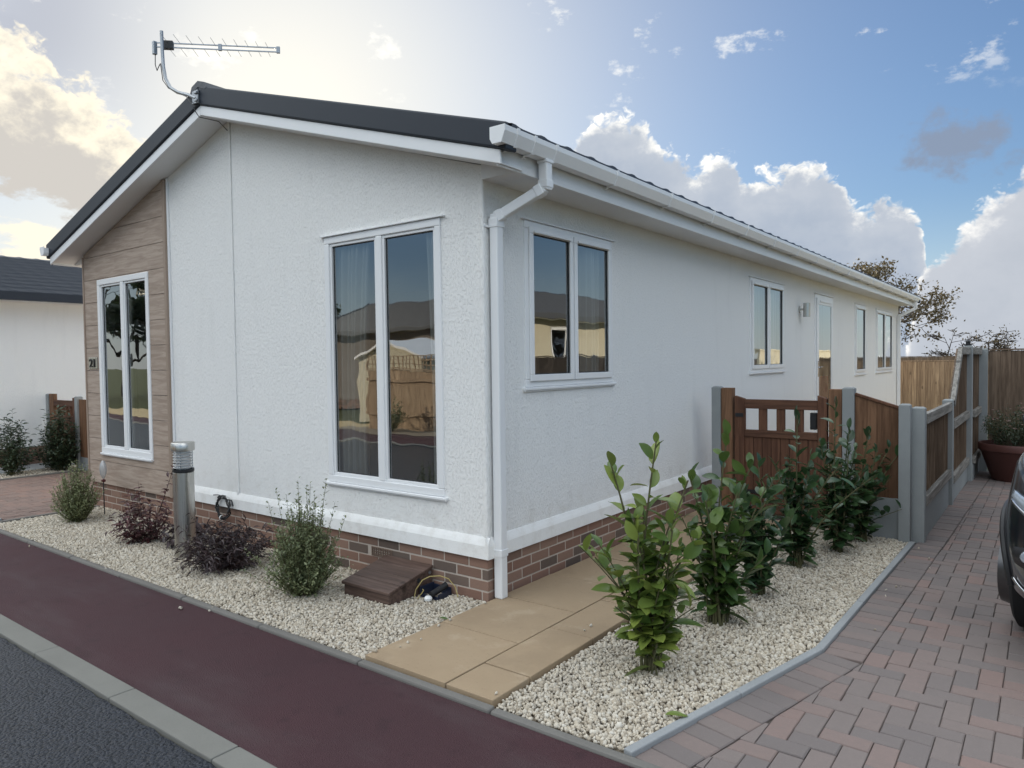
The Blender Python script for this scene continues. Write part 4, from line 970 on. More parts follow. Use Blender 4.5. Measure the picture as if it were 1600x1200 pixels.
bush('broadleaf_shrub', (-9.42, .30), 'dark green shrub with open top before the white wall at the far left', 'shrub', 'darkleaf', 'stem', 26, 60, 1.02, .34, .075, 26, LEAF3, .36, up=.6, group='shrubs beside the neighbouring home', jit=.03)
bush('broadleaf_shrub', (-9.34, .95), 'dense upright dark shrub in front of the neighbouring gate', 'shrub', 'darkleaf', 'stem', 27, 100, 1.10, .36, .065, 34, LEAF3, .4, up=.6, group='shrubs beside the neighbouring home', jit=.04)
def fallen(pos, L, rz, mt, label):
    d_ = np.array([[math.cos(rz), math.sin(rz), .1]]); m_ = frames(d_, np.array([[0, 0, 1.]]), np.array([L]), np.array([L*.45])); V, F = scatter(*LEAF5, m_, np.array([pos])); V[:, 2] = np.maximum(V[:, 2], pos[2]-.004)
    tagit(npmesh('fallen_leaf', V, F, mt, loc=pos, smooth=True), label, 'leaf', 'fallen leaves')
fallen((1.62, -.75, .03), .10, .6, 'laurely', 'yellow green fallen leaf on the gravel near the driveway corner')
fallen((-.03, -.45, .032), .07, .3, 'laurel', 'small green fallen leaf at the left edge of the buff slabs')
# pot with a plant
pc = (2.62, 7.55, 0)
t = empty('plant_pot', pc, 'wide terracotta pot standing in the corner of the driveway', 'plant pot')
b = MB(); b.lathe([(0, .0), (.27, .0), (.285, .02), (.40, .36), (.415, .38), (.43, .39), (.435, .46), (.425, .475), (.40, .475), (.385, .40), (0, .40)], pc, 48); b.build('pot', 'terra', t, True)
b = MB(); b.lathe([(0, .41), (.386, .41)], pc, 32); b.build('soil', plain('potting_soil', (.03, .022, .017), .95), t)
def potplant():
    r_ = np.random.default_rng(31); t = empty('flowering_plant', (pc[0], pc[1], .41), 'bushy plant with faded pink flowers growing in the terracotta pot', 'plant'); sb_ = MB(); P_, D_, LL, FP = [], [], [], []
    for i in range(150):
        ph = r_.uniform(0, 6.28); q = math.sqrt(r_.random()); st = np.array([pc[0]+.2*q*math.cos(ph), pc[1]+.2*q*math.sin(ph), .40]); en = np.array([pc[0]+.46*q*math.cos(ph), pc[1]+.46*q*math.sin(ph), .5+.46*(1-.5*q*q)*r_.uniform(.6, 1.05)])
        sb_.tube([Vector(st), Vector((st+en)/2+[0, 0, .04]), Vector(en)], .0022, 4, False)
        for j in range(22):
            s_ = r_.uniform(.2, 1); P_.append(st+(en-st)*s_+r_.normal(0, .018, 3)); D_.append(unit(r_.normal(0, 1, 3)+[0, 0, .4])); LL.append(r_.uniform(.02, .04))
        if r_.random() < .55: FP.append(en+[0, 0, .01])
    LL = np.array(LL); V, F = scatter(*LEAF2, frames(np.array(D_), np.tile([0, 0, 1.], (len(LL), 1))+r_.normal(0, .3, (len(LL), 3)), LL, LL*.5), np.array(P_)); npmesh('foliage', V, F, 'darkleaf', t, smooth=True); sb_.build('stem', 'stem', t)
    for p in FP[:60]:
        ph = np.arange(5)*1.257; D2 = np.stack([np.cos(ph), np.sin(ph), np.full(5, .5)], 1); LL = np.full(5, .018)
        V, F = scatter(*LEAF2, frames(D2, np.tile([0, 0, 1.], (5, 1)), LL, LL*.8), np.tile(p, (5, 1))); npmesh('flower', V, F, 'flower', t)
potplant()

# ------------------------------------------------------------------ gate and fences on the right
def con_post(x, y, h, label, s_=.10, grp='concrete fence posts'):
    b = MB(); b.hexa([(x-s_/2, y-s_/2, -.05), (x+s_/2, y-s_/2, -.05), (x+s_/2, y+s_/2, -.05), (x-s_/2, y+s_/2, -.05)], [(x-s_/2, y-s_/2, h-.012), (x+s_/2, y-s_/2, h-.012), (x+s_/2, y+s_/2, h-.012), (x-s_/2, y+s_/2, h-.012)])
    b.hexa([(x-s_/2, y-s_/2, h-.0119), (x+s_/2, y-s_/2, h-.0119), (x+s_/2, y+s_/2, h-.0119), (x-s_/2, y+s_/2, h-.0119)], [(x-s_*.32, y-s_*.32, h), (x+s_*.32, y-s_*.32, h), (x+s_*.32, y+s_*.32, h), (x-s_*.32, y+s_*.32, h)])
    return tagit(b.build('concrete_post', 'post', loc=(x, y, 0), bev=.004), label, 'fence post', grp)
GY = 3.38
con_post(.270, GY, 1.33, 'grey concrete post left of the gate beside the white wall', .095)
con_post(1.502, GY, 1.335, 'grey concrete post between the gate and the sloping panel', .10)
for x, lb in ((.378, 'orange brown timber gate post on the hinge side beside the house'), (1.393, 'orange brown timber gate post beside the right concrete post')):
    b = MB(); b.box(x-.055, x+.055, GY-.05, GY+.05, 0, 1.315); tagit(b.build('timber_gate_post', 'gpost', loc=(x, GY, 0), bev=.005), lb, 'gate post', 'timber gate posts')
t = empty('wooden_gate', (.86, GY, .05), 'brown wooden garden gate with four square openings under its top rail', 'gate')
gx0, gx1 = .452, 1.318
for a, c_, zt in ((gx0, gx0+.098, 1.24), (gx1-.085, gx1, 1.255)):
    b = MB(); b.hexa([(a, GY-.03, .07), (c_, GY-.03, .07), (c_, GY+.03, .07), (a, GY+.03, .07)], [(a, GY-.03, zt-(.0 if a < .6 else .0)), (c_, GY-.03, zt-.03), (c_, GY+.03, zt-.03), (a, GY+.03, zt)]); b.build('stile', 'gate', t, bev=.006)
b = MB(); b.box(gx0+.098, gx1-.085, GY-.028, GY+.028, 1.115, 1.205); b.build('top_rail', 'gatex', t, bev=.005)
b = MB(); b.box(gx0+.098, gx1-.085, GY-.028, GY+.028, .835, .905); b.build('middle_rail', 'gatex', t, bev=.005)
b = MB(); b.box(gx0+.098, gx1-.085, GY-.028, GY+.028, .10, .19); b.build('bottom_rail', 'gatex', t, bev=.005)
ow = (gx1-.085-gx0-.098); 
for k in range(1, 4):
    xc = gx0+.098+ow*k/4+.004; b = MB(); b.box(xc-.038, xc+.038, GY-.02, GY+.02, .9051, 1.1149); b.build('slat', 'gate', t, bev=.004)
b = MB(); nb = 8
for k in range(nb):
    a = gx0+.098+ow*k/nb+.002; c_ = gx0+.098+ow*(k+1)/nb-.002; b.box(a, c_, GY-.016, GY+.006, .191, .8349)
b.build('boards', 'gate', t, bev=.003)
b = MB(); b.box(gx1-.16, gx1-.10, GY+.006, GY+.05, .93, 1.09); b.build('latch', 'black', t, bev=.008)
for zz in (.30, 1.05):
    b = MB(); b.box(gx0+.02, gx0+.30, GY-.036, GY-.030, zz-.018, zz+.018) if zz < .5 else b.box(gx0+.01, gx0+.09, GY-.036, GY-.0301, zz-.018, zz+.018); b.build('hinge', 'black', t)
# sloping closeboard panel
t = empty('fence_panel', (1.72, GY, 0), 'short brown boarded panel with sloping top between gate post and corner post', 'fence panel')
px0, px1, pz0, pz1 = 1.555, 1.925, 1.285, 1.165
b = MB(); b.box(px0, px1, GY-.025, GY+.025, -.02, .36); b.build('gravel_board', 'post', t, bev=.004)
b = MB(); nb = 4; 
for k in range(nb):
    a = px0+(px1-px0)*k/nb; c_ = px0+(px1-px0)*(k+1)/nb+.012; za = pz0+(pz1-pz0)*k/nb-.022; zc_ = pz0+(pz1-pz0)*(k+1)/nb-.022; c_ = min(c_, px1)
    b.hexa([(a, GY-.012-.008, .361), (c_, GY-.012-.001, .361), (c_, GY+.002, .361), (a, GY-.002, .361)], [(a, GY-.02, za), (c_, GY-.013, zc_), (c_, GY+.002, zc_), (a, GY-.002, za)])
b.build('boards', 'gpost', t)
b = MB(); b.bar((px0, GY-.005, pz0-.01), (px1, GY-.005, pz1-.01), .05, .022); b.build('capping', 'gate', t, bev=.003)
con_post(1.965, 3.30, 1.20, 'concrete corner post nearest the gravel, at the end of the sloping panel', .09)
con_post(2.055, 3.40, 1.17, 'grooved concrete corner post at the start of the driveway fence', .105)
PX = 2.075
con_post(PX, 5.33, 1.14, 'concrete post where the driveway fence steps up', .10)
con_post(PX+.03, 7.16, 1.735, 'tall concrete post in the middle of the high driveway fence', .10)
con_post(2.20, 8.22, 1.70, 'tall concrete post in the corner behind the terracotta pot', .10)
def side_panel(y0, y1, zt, x, label, slope=None, gb=.30, mid=None):
    t = empty('fence_panel', (x, (y0+y1)/2, 0), label, 'fence panel', 'panels of the driveway fence')
    b = MB(); b.box(x-.022, x+.022, y0, y1, -.03, gb); b.build('gravel_board', 'post', t, bev=.004)
    b = MB(); nb = int((y1-y0)/.085)
    for k in range(nb):
        a = y0+(y1-y0)*k/nb; c_ = y0+(y1-y0)*(k+1)/nb+.012; c_ = min(c_, y1)
        def top(y): return (zt if slope is None or y > slope[0] else slope[1]+(zt-slope[1])*(y-y0)/(slope[0]-y0))-.02
        b.hexa([(x-.012, a, gb), (x+.002, a, gb), (x-.002, c_, gb), (x-.018, c_, gb)], [(x-.012, a, top(a)), (x+.002, a, top(a)), (x-.002, c_, top(c_)), (x-.018, c_, top(c_))])
        b.box(x+.002, x+.012, c_-.016, c_-.004, gb, min(top(c_-.016), top(c_-.004))-.003)
    b.build('boards', 'fence', t)
    rails = []
    if slope: rails.append(((x+.028, y0, slope[1]-.03), (x+.028, slope[0], zt-.045))); rails.append(((x+.028, slope[0]-.01, zt-.045), (x+.028, y1, zt-.045)))
    else: rails.append(((x+.028, y0, zt-.045), (x+.028, y1, zt-.045)))
    if mid: rails.append(((x+.026, y0, mid), (x+.026, y1, mid)))
    rails.append(((x+.026, y0, gb+.045), (x+.026, y1, gb+.045)))
    for p, q in rails: b = MB(); b.bar(p, q, .045, .09); b.build('rail', 'fencex', t, bev=.004)
    return t
side_panel(3.46, 5.275, 1.11, 2.068, 'low panel of the driveway fence with a pale weathered top rail')
side_panel(5.385, 7.105, 1.71, 2.085, 'tall driveway fence panel whose top slopes down to the low panel', slope=(6.15, 1.12), mid=.86, gb=.22)
side_panel(7.215, 8.16, 1.71, 2.14, 'tall level driveway fence panel beside the terracotta pot', mid=.86, gb=.22)
def closeboard(name, x0, x1, y, zt, mt, label, wd=.115, gb=.0, group=None, posts=(), postm='post'):
    t = empty(name, ((x0+x1)/2, y, 0), label, 'fence', group); b = MB(); nb = int((x1-x0)/wd); r_ = random.Random(int(x0*10+y*3))
    for k in range(nb):
        a = x0+(x1-x0)*k/nb; c_ = a+(x1-x0)/nb+.02; z_ = zt+r_.uniform(-.006, .006); b.hexa([(a, y-.010, gb), (c_, y-.022, gb), (c_, y-.008, gb), (a, y-.002, gb)], [(a, y-.010, z_), (c_, y-.022, z_), (c_, y-.008, z_), (a, y-.002, z_)])
    b.build('boards', mt, t)
    if gb: b = MB(); b.box(x0, x1, y-.02, y+.02, -.03, gb-.002); b.build('gravel_board', 'post', t)
    for zz in (.35, zt-.25): b = MB(); b.box(x0, x1, y+.001, y+.045, zz, zz+.07); b.build('rail', mt, t)
    b = MB(); b.box(x0, x1, y-.03, y+.02, zt+.008, zt+.028); b.build('capping', mt, t)
    for px in posts: b = MB(); b.box(px-.05, px+.05, y+.046, y+.14, -.03, zt+.05); b.build('post', postm, t)
    return t
closeboard('boarded_fence', 2.255, 8.2, 8.27, 1.665, 'fence', 'dark brown overlapping board fence across the end of the driveway', gb=.15, posts=(4.1, 6.0, 7.9))
closeboard('boarded_fence', -7.0, 2.6, 17.0, 1.465, 'tan', 'warm tan board fence beyond the far end of the home', .10, posts=(-4, -1.2, 1.6))
closeboard('boarded_fence', -14.0, 14.0, 27.5, 1.57, 'fence', 'dark far fence whose top shows just over the tan fence', .15)
# solar cap lamp on the post of the high fence
b = MB(); b.box(PX-.01, PX+.07, 7.12, 7.20, 1.736, 1.75); b.box(PX+.005, PX+.055, 7.135, 7.185, 1.75, 1.785); b.lathe([(.05, .0), (.03, .015), (0, .02)], (PX+.03, 7.16, 1.785), 4)
tagit(b.build('post_lamp', 'black', loc=(PX+.03, 7.16, 1.736)), 'small black cap lamp on top of the tall middle fence post', 'lamp')

# ------------------------------------------------------------------ trees behind
def tree(name, base, label, hgt, rad, zc, seed, mt, nleaf, leaf, flat=.7, levels=5, lean=(0, 0), trunk=.16):
    r_ = random.Random(seed); rn = np.random.default_rng(seed); t = empty(name, base, label, 'tree', 'trees beyond the fences'); B = Vector(base); tips = []; tb = MB(); segs = [0]
    cen = B+Vector((lean[0], lean[1], zc))
    def grow(p, d, ln, rad_, lv):
        pts = [p]; q = p.copy(); dd_ = d.copy(); n_ = 4
        for i in range(n_):
            dd_ = (dd_+Vector((r_.gauss(0, .16), r_.gauss(0, .16), r_.gauss(.02, .12)))).normalized(); q = q+dd_*ln/n_; pts.append(q.copy())
        tb.tube(pts, [max(.013, rad_*(1-.45*i/n_)) for i in range(n_+1)], 6 if lv < 2 else 4, False); segs[0] += 1
        if lv >= levels: tips.append((pts[-1], dd_)); tips.append((pts[2], dd_)); return
        for k in range(r_.choice((3, 3, 4)) if lv else 5):
            a = r_.uniform(0, 6.28); sp_ = r_.uniform(.55, 1.0) if lv else r_.uniform(.5, .95); o_ = dd_.orthogonal().normalized(); o2 = dd_.cross(o_); nd_ = (dd_*math.cos(sp_)+(o_*math.cos(a)+o2*math.sin(a))*math.sin(sp_)); nd_.z = nd_.z*flat+.06; nd_.normalize()
            st = pts[r_.choice((2, 3, 4, 4))]
            dist = Vector(((st.x-cen.x)/rad, (st.y-cen.y)/rad, (st.z-cen.z)/(hgt-zc+.01)))
            if dist.length > 1.0 and lv > 1: tips.append((st, nd_)); continue
            grow(st, nd_, ln*r_.uniform(.60, .80), rad_*.55, lv+1)
    grow(B, Vector((lean[0]*.1, lean[1]*.1, 1)).normalized(), hgt*.42, trunk, 0)
    tb.build('trunk', 'bark', t, True)
    T = np.array([[*p] for p, d in tips]); idx = rn.integers(0, len(T), nleaf); P_ = T[idx]+rn.normal(0, .16, (nleaf, 3))*[1, 1, .8]; LL = leaf*rn.uniform(.6, 1.3, nleaf)
    V, F = scatter(*LEAF2, frames(unit(rn.normal(0, 1, (nleaf, 3))), rn.normal(0, 1, (nleaf, 3)), LL, LL*.6), P_); npmesh('crown', V, F, mt, t)
    return t
tree('oak_tree', (-4.75, 31, 0), 'thin crowned tree with bronze leaves showing over the roof end', 6.4, 4.1, 3.6, 41, 'autumn', 13000, .13, .8, 5)
tree('bare_tree', (.35, 29, 0), 'low spreading nearly bare tree between the house and the tall fence', 3.0, 1.7, 1.9, 47, 'autumn', 700, .09, .30, 5, trunk=.10)
tree('bare_tree', (2.2, 33, 0), 'small bare bush top just showing above the tall fence', 2.3, 1.4, 1.5, 44, 'autumn', 300, .09, .45, 4, trunk=.08)

# ------------------------------------------------------------------ neighbouring homes
def home(name, label, x0, x1, y0, y1, wallm, ridge='y', ze=2.66, zr=3.80, wins=(), ov=.30, tiles=True):
    t = empty(name, ((x0+x1)/2, (y0+y1)/2, 0), label, 'house', 'neighbouring park homes')
    b = MB(); wls = []
    ov_z = ze
    def wallq(ax, off, u0, u1, gable):
        wl = Wall(ax, off); hs = [w_[1:5] for w_ in wins if w_[0] == ax]; g = MB(); gable_wall(g, wl, u0, u1, .30, ov_z+.02, (zr-.10) if gable else None, hs, inner=False); g.build('wall', wallm, t)
        for h_ in hs: window(t, wl, *h_, 'fixed')
        bk = MB(); brick_courses(bk, wl, u0, u1, .0, 4, d0=-.06, d1=-.01); bk.build('plinth', 'brick', t)
    wallq('front', y0, x0, x1, ridge == 'y'); wallq('back', y1, x0, x1, ridge == 'y'); wallq('left', x0, y0, y1, ridge == 'x'); wallq('side', x1, y0, y1, ridge == 'x')
    g = MB(); g.box(x0+.3, x1-.3, y0+.3, y1-.3, .35, .40); g.box(x0+.3, x1-.3, (y0+y1)/2, (y0+y1)/2+.1, .4, 2.5); g.build('floor', 'room', t)
    if ridge == 'y': u0, u1, v0, v1 = x0, x1, y0-ov, y1+ov
    else: u0, u1, v0, v1 = y0, y1, x0-ov, x1+ov
    um = (u0+u1)/2; zE = ze+.12; fl = (lambda p: p) if ridge == 'y' else (lambda p: (p[1], p[0], p[2]))
    V, F = tile_slope(u1+ov+.05, zE, um, zr, v0, v1, ridge); roof_ = npmesh('roof', V, F, 'roof', t)
    V, F = tile_slope(u0-ov-.05, zE, um, zr, v0, v1, ridge); npmesh('roof_slope', V, F, 'roof', roof_)
    for sg in (1, -1):
        e_ = um+sg*(um-u0+ov)
        b = MB(); 
        for va, vb in ((v0-.01, v0+.08), (v1-.08, v1+.01)):
            b = MB(); b.hexa([fl((um, va, zr-.14)), fl((e_, va, zE-.14)), fl((e_, vb, zE-.14)), fl((um, vb, zr-.14))], [fl((um, va, zr+.06)), fl((e_, va, zE+.06)), fl((e_, vb, zE+.06)), fl((um, vb, zr+.06))]); b.build('verge', 'verge', roof_)
        b = MB(); b.sweep([(0, -.10), (.11, -.10), (.11, .03), (0, .03)], fl((e_, v0, zE-.02)), fl((e_, v1, zE-.02)), fl((sg, 0, 0)), (0, 0, 1)); b.build('gutter', 'verge', t)
        b = MB(); ea, eb = sorted((e_, um+sg*(um-u0))); b.add([fl((ea, v0, ze)), fl((eb, v0, ze)), fl((eb, v1, ze)), fl((ea, v1, ze))], [(0, 1, 2, 3)]); b.build('soffit', 'soffit', t)
    return t
home('neighbouring_home', 'white rendered home with dark tiled roof at the left edge', -16.5, -10.5, -.05, 13.0, 'render', 'y', 2.68, 3.80)
home('neighbouring_home', 'cream walled home with dark gable beyond the driveway, seen reflected in the side windows', 7.6, 13.6, 9.0, 22.0, 'cream_render', 'y', 2.68, 3.9, wins=(('left', 12.0, 13.2, 1.3, 2.5), ('left', 15.5, 16.8, 1.3, 2.5)))
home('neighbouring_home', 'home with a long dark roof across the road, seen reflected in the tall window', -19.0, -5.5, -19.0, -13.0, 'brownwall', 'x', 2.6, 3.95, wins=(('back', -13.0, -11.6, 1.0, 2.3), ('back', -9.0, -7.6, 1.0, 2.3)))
def ngate():
    Yg = 1.18
    con_post(-10.33, Yg, 1.17, 'grey concrete post of the neighbouring gate beside its white wall', .09, 'concrete posts of the neighbouring gate'); con_post(-9.22, Yg, 1.15, 'grey concrete post right of the neighbouring gate', .09, 'concrete posts of the neighbouring gate')
    t = empty('wooden_gate', (-9.75, Yg, 0), 'brown timber gate of the neighbouring home behind a dark shrub', 'gate'); x0, x1 = -10.27, -9.28
    for a, c_ in ((x0, x0+.16), (x1-.09, x1)): b = MB(); b.box(a, c_, Yg-.03, Yg+.03, .06, 1.17 if a == x0 else 1.12); b.build('stile', 'gpost' if a == x0 else 'gate', t)
    for za, zb in ((.98, 1.07), (.76, .83), (.1, .19)): b = MB(); b.box(x0+.16, x1-.09, Yg-.027, Yg+.027, za, zb); b.build('rail', 'gatex', t)
    b = MB()
    for k in range(8): a = x0+.16+(x1-x0-.25)*k/8; b.box(a+.002, a+(x1-x0-.25)/8-.002, Yg-.015, Yg+.008, .191, .759)
    b.build('boards', 'gate', t)
    for k in range(1, 5): a = x0+.16+(x1-x0-.25)*k/5; b = MB(); b.box(a-.03, a+.03, Yg-.02, Yg+.02, .8301, .9799); b.build('slat', 'gate', t)
    t = empty('fence_panel', (-8.7, Yg, 0), 'brown boarded panel right of the neighbouring gate post', 'fence panel'); b = MB(); 
    for k in range(8): a = -9.17+k*.11; b.box(a, a+.107, Yg-.016-.004*(k % 2), Yg+.006, .2, 1.10)
    b.build('boards', 'gpost', t); b = MB(); b.box(-9.17, -8.29, Yg-.02, Yg+.02, -.03, .199); b.build('gravel_board', 'post', t)
ngate()
# across the road: what the front windows mirror
def trellis_fence(x0, x1, y, label):
    t = closeboard('trellis_fence', x0, x1, y, 1.42, 'tan', label, .12, gb=.0)
    b = MB(); n_ = int((x1-x0)/.11)
    for k in range(n_+1): a = x0+(x1-x0)*k/n_; b.box(a-.012, a+.012, y-.012, y, 1.4505, 1.78)
    for zz in (1.46, 1.56, 1.66, 1.76): b.box(x0, x1, y+.001, y+.012, zz, zz+.022)
    b.build('trellis', 'tan', t); return t
trellis_fence(-10.6, -8.2, -8.3, 'sunlit tan fence with trellis top across the road, seen reflected in the tall window')
t = closeboard('boarded_fence', -7.3, -4.8, -8.3, 1.70, 'tan', 'sunlit tan board fence across the road, right of the trellis fence in the reflection', .12)
def shed():
    t = empty('garden_shed', (-11.2, -10.6, 0), 'cream garden shed with gabled roof across the road, seen reflected in the tall window', 'shed'); x0, x1, y0, y1 = -12.4, -10.0, -11.6, -9.6
    b = MB(); b.box(x0, x1, y0, y1, 0, 1.75); b.add([(x0, y1+.001, 1.75), (x1, y1+.001, 1.75), ((x0+x1)/2, y1+.001, 2.15)], [(0, 1, 2)]); b.build('wall', 'cream_render', t)
    for sg in (1, -1): b = MB(); xm = (x0+x1)/2; b.hexa([(xm, y0-.1, 2.16), (xm+sg*1.35, y0-.1, 1.71), (xm+sg*1.35, y1+.12, 1.71), (xm, y1+.12, 2.16)], [(xm, y0-.1, 2.22), (xm+sg*1.35, y0-.1, 1.77), (xm+sg*1.35, y1+.12, 1.77), (xm, y1+.12, 2.22)]); b.build('roof', 'soffit', t)
shed()
bush('broadleaf_shrub', (-9.2, -7.75), 'round leafy shrub in front of the trellis fence across the road', 'shrub', 'twiggy', 'stem', 51, 40, .9, .5, .07, 26, LEAF2, .5)
bush('broadleaf_shrub', (-6.4, -7.75), 'loose leafy shrub in front of the board fence across the road', 'shrub', 'laurel', 'stem', 52, 34, .8, .45, .08, 20, LEAF2, .5)
M['pale'] = plain('pale_verge', (.48, .38, .22), .9, .2, 0, .2, 8)
sheet('verge', -40, -11, -9.2, -7.4, .0, 'pale')
sheet('verge', -11, 30, -9.2, -7.4, .0, 'gravelbase')
tree('oak_tree', (-27, -17, 0), 'dark leafy tree far across the road, seen reflected in the wood panel window', 8.5, 4.2, 5.0, 61, 'darkleaf', 9000, .36, .7, 4, trunk=.12)
tree('oak_tree', (-36, -14, 0), 'second leafy tree far across the road, further left in the reflection', 9.0, 4.5, 5.2, 62, 'darkleaf', 9000, .36, .7, 4, trunk=.12)
def gwall(x0, x1, y0, y1, h, label):
    b = MB(); b.box(x0, x1, y0, y1, 0, h-.06); b.box(x0-.03, x1+.03, y0-.03, y1+.03, h-.06, h); tagit(b.build('garden_wall', 'cream_render', loc=((x0+x1)/2, (y0+y1)/2, 0)), label, 'garden wall')
gwall(6.2, 6.4, 24.5, 40, 1.95, 'long sunlit cream garden wall beyond the driveway, seen reflected in the far side windows')

# ------------------------------------------------------------------ curtains inside
def curtain(wl, u0, u1, z0, z1, d, label, pinch=0., n=9, side=1):
    b = MB(); m_ = n*8; nz = 10; vs = []; fs = []
    for j in range(nz+1):
        tz = j/nz; k = 1-pinch*(math.sin(min(1, (1-tz)*1.35)*math.pi/2))*(1 if tz < 1 else 0)
        for i in range(m_+1):
            q = i/m_; uu = (u0+(u1-u0)*q*k) if side > 0 else (u1-(u1-u0)*(1-q)*k)
            vs.append(wl.pt(uu, -d-.035*math.sin(q*n*6.283)-.012*math.sin(q*n*2.1+tz*2), z0+(z1-z0)*tz))
    for j in range(nz):
        for i in range(m_): a = j*(m_+1)+i; fs.append((a, a+1, a+m_+2, a+m_+1))
    b.add(vs, fs); o = b.build('curtain', 'curtain', loc=wl.pt((u0+u1)/2, -d, z0), smooth=True, solid=.003); o.modifiers.remove(o.modifiers['e'])
    return tagit(o, label, 'curtain', 'curtains behind the windows')
curtain(FR, -1.60, -1.18, .45, 2.66, .11, 'pale curtain hanging at the left side of the tall front window', .25, 7)
curtain(FR, -.62, -.37, .45, 2.66, .11, 'pale curtain gathered at the right side of the tall front window', .15, 5, -1)
curtain(FR, -5.56, -5.33, .45, 2.66, .26, 'pale curtain at the left side of the wood panel window', .1, 5)
curtain(FR, -4.66, -4.42, .45, 2.66, .26, 'pale curtain at the right side of the wood panel window', .1, 5, -1)
curtain(SD, .47, .60, 1.2, 2.66, .10, 'pale curtain at the left edge of the nearest side window', 0, 3)
curtain(SD, 1.36, 1.68, 1.2, 2.66, .10, 'pale curtain at the right edge of the nearest side window', 0, 5, -1)
curtain(SD, 5.14, 6.46, 1.2, 2.66, .10, 'pale curtains drawn behind the second side window', 0, 20)
curtain(SD, 12.9, 14.68, 1.2, 2.66, .10, 'pale net curtain behind the farthest side window', 0, 30)
b = MB(); SD.box(b, 8.28, 9.02, -.025, -.012, .60, 1.30); tagit(b.build('red_reflection_cloth', 'red', loc=(-.02, 8.65, .60), bev=.004), 'red cloth added behind the side door glass to stand in for a reflection', 'cloth')  # made-up cloth, imitates a red reflection in the door pane

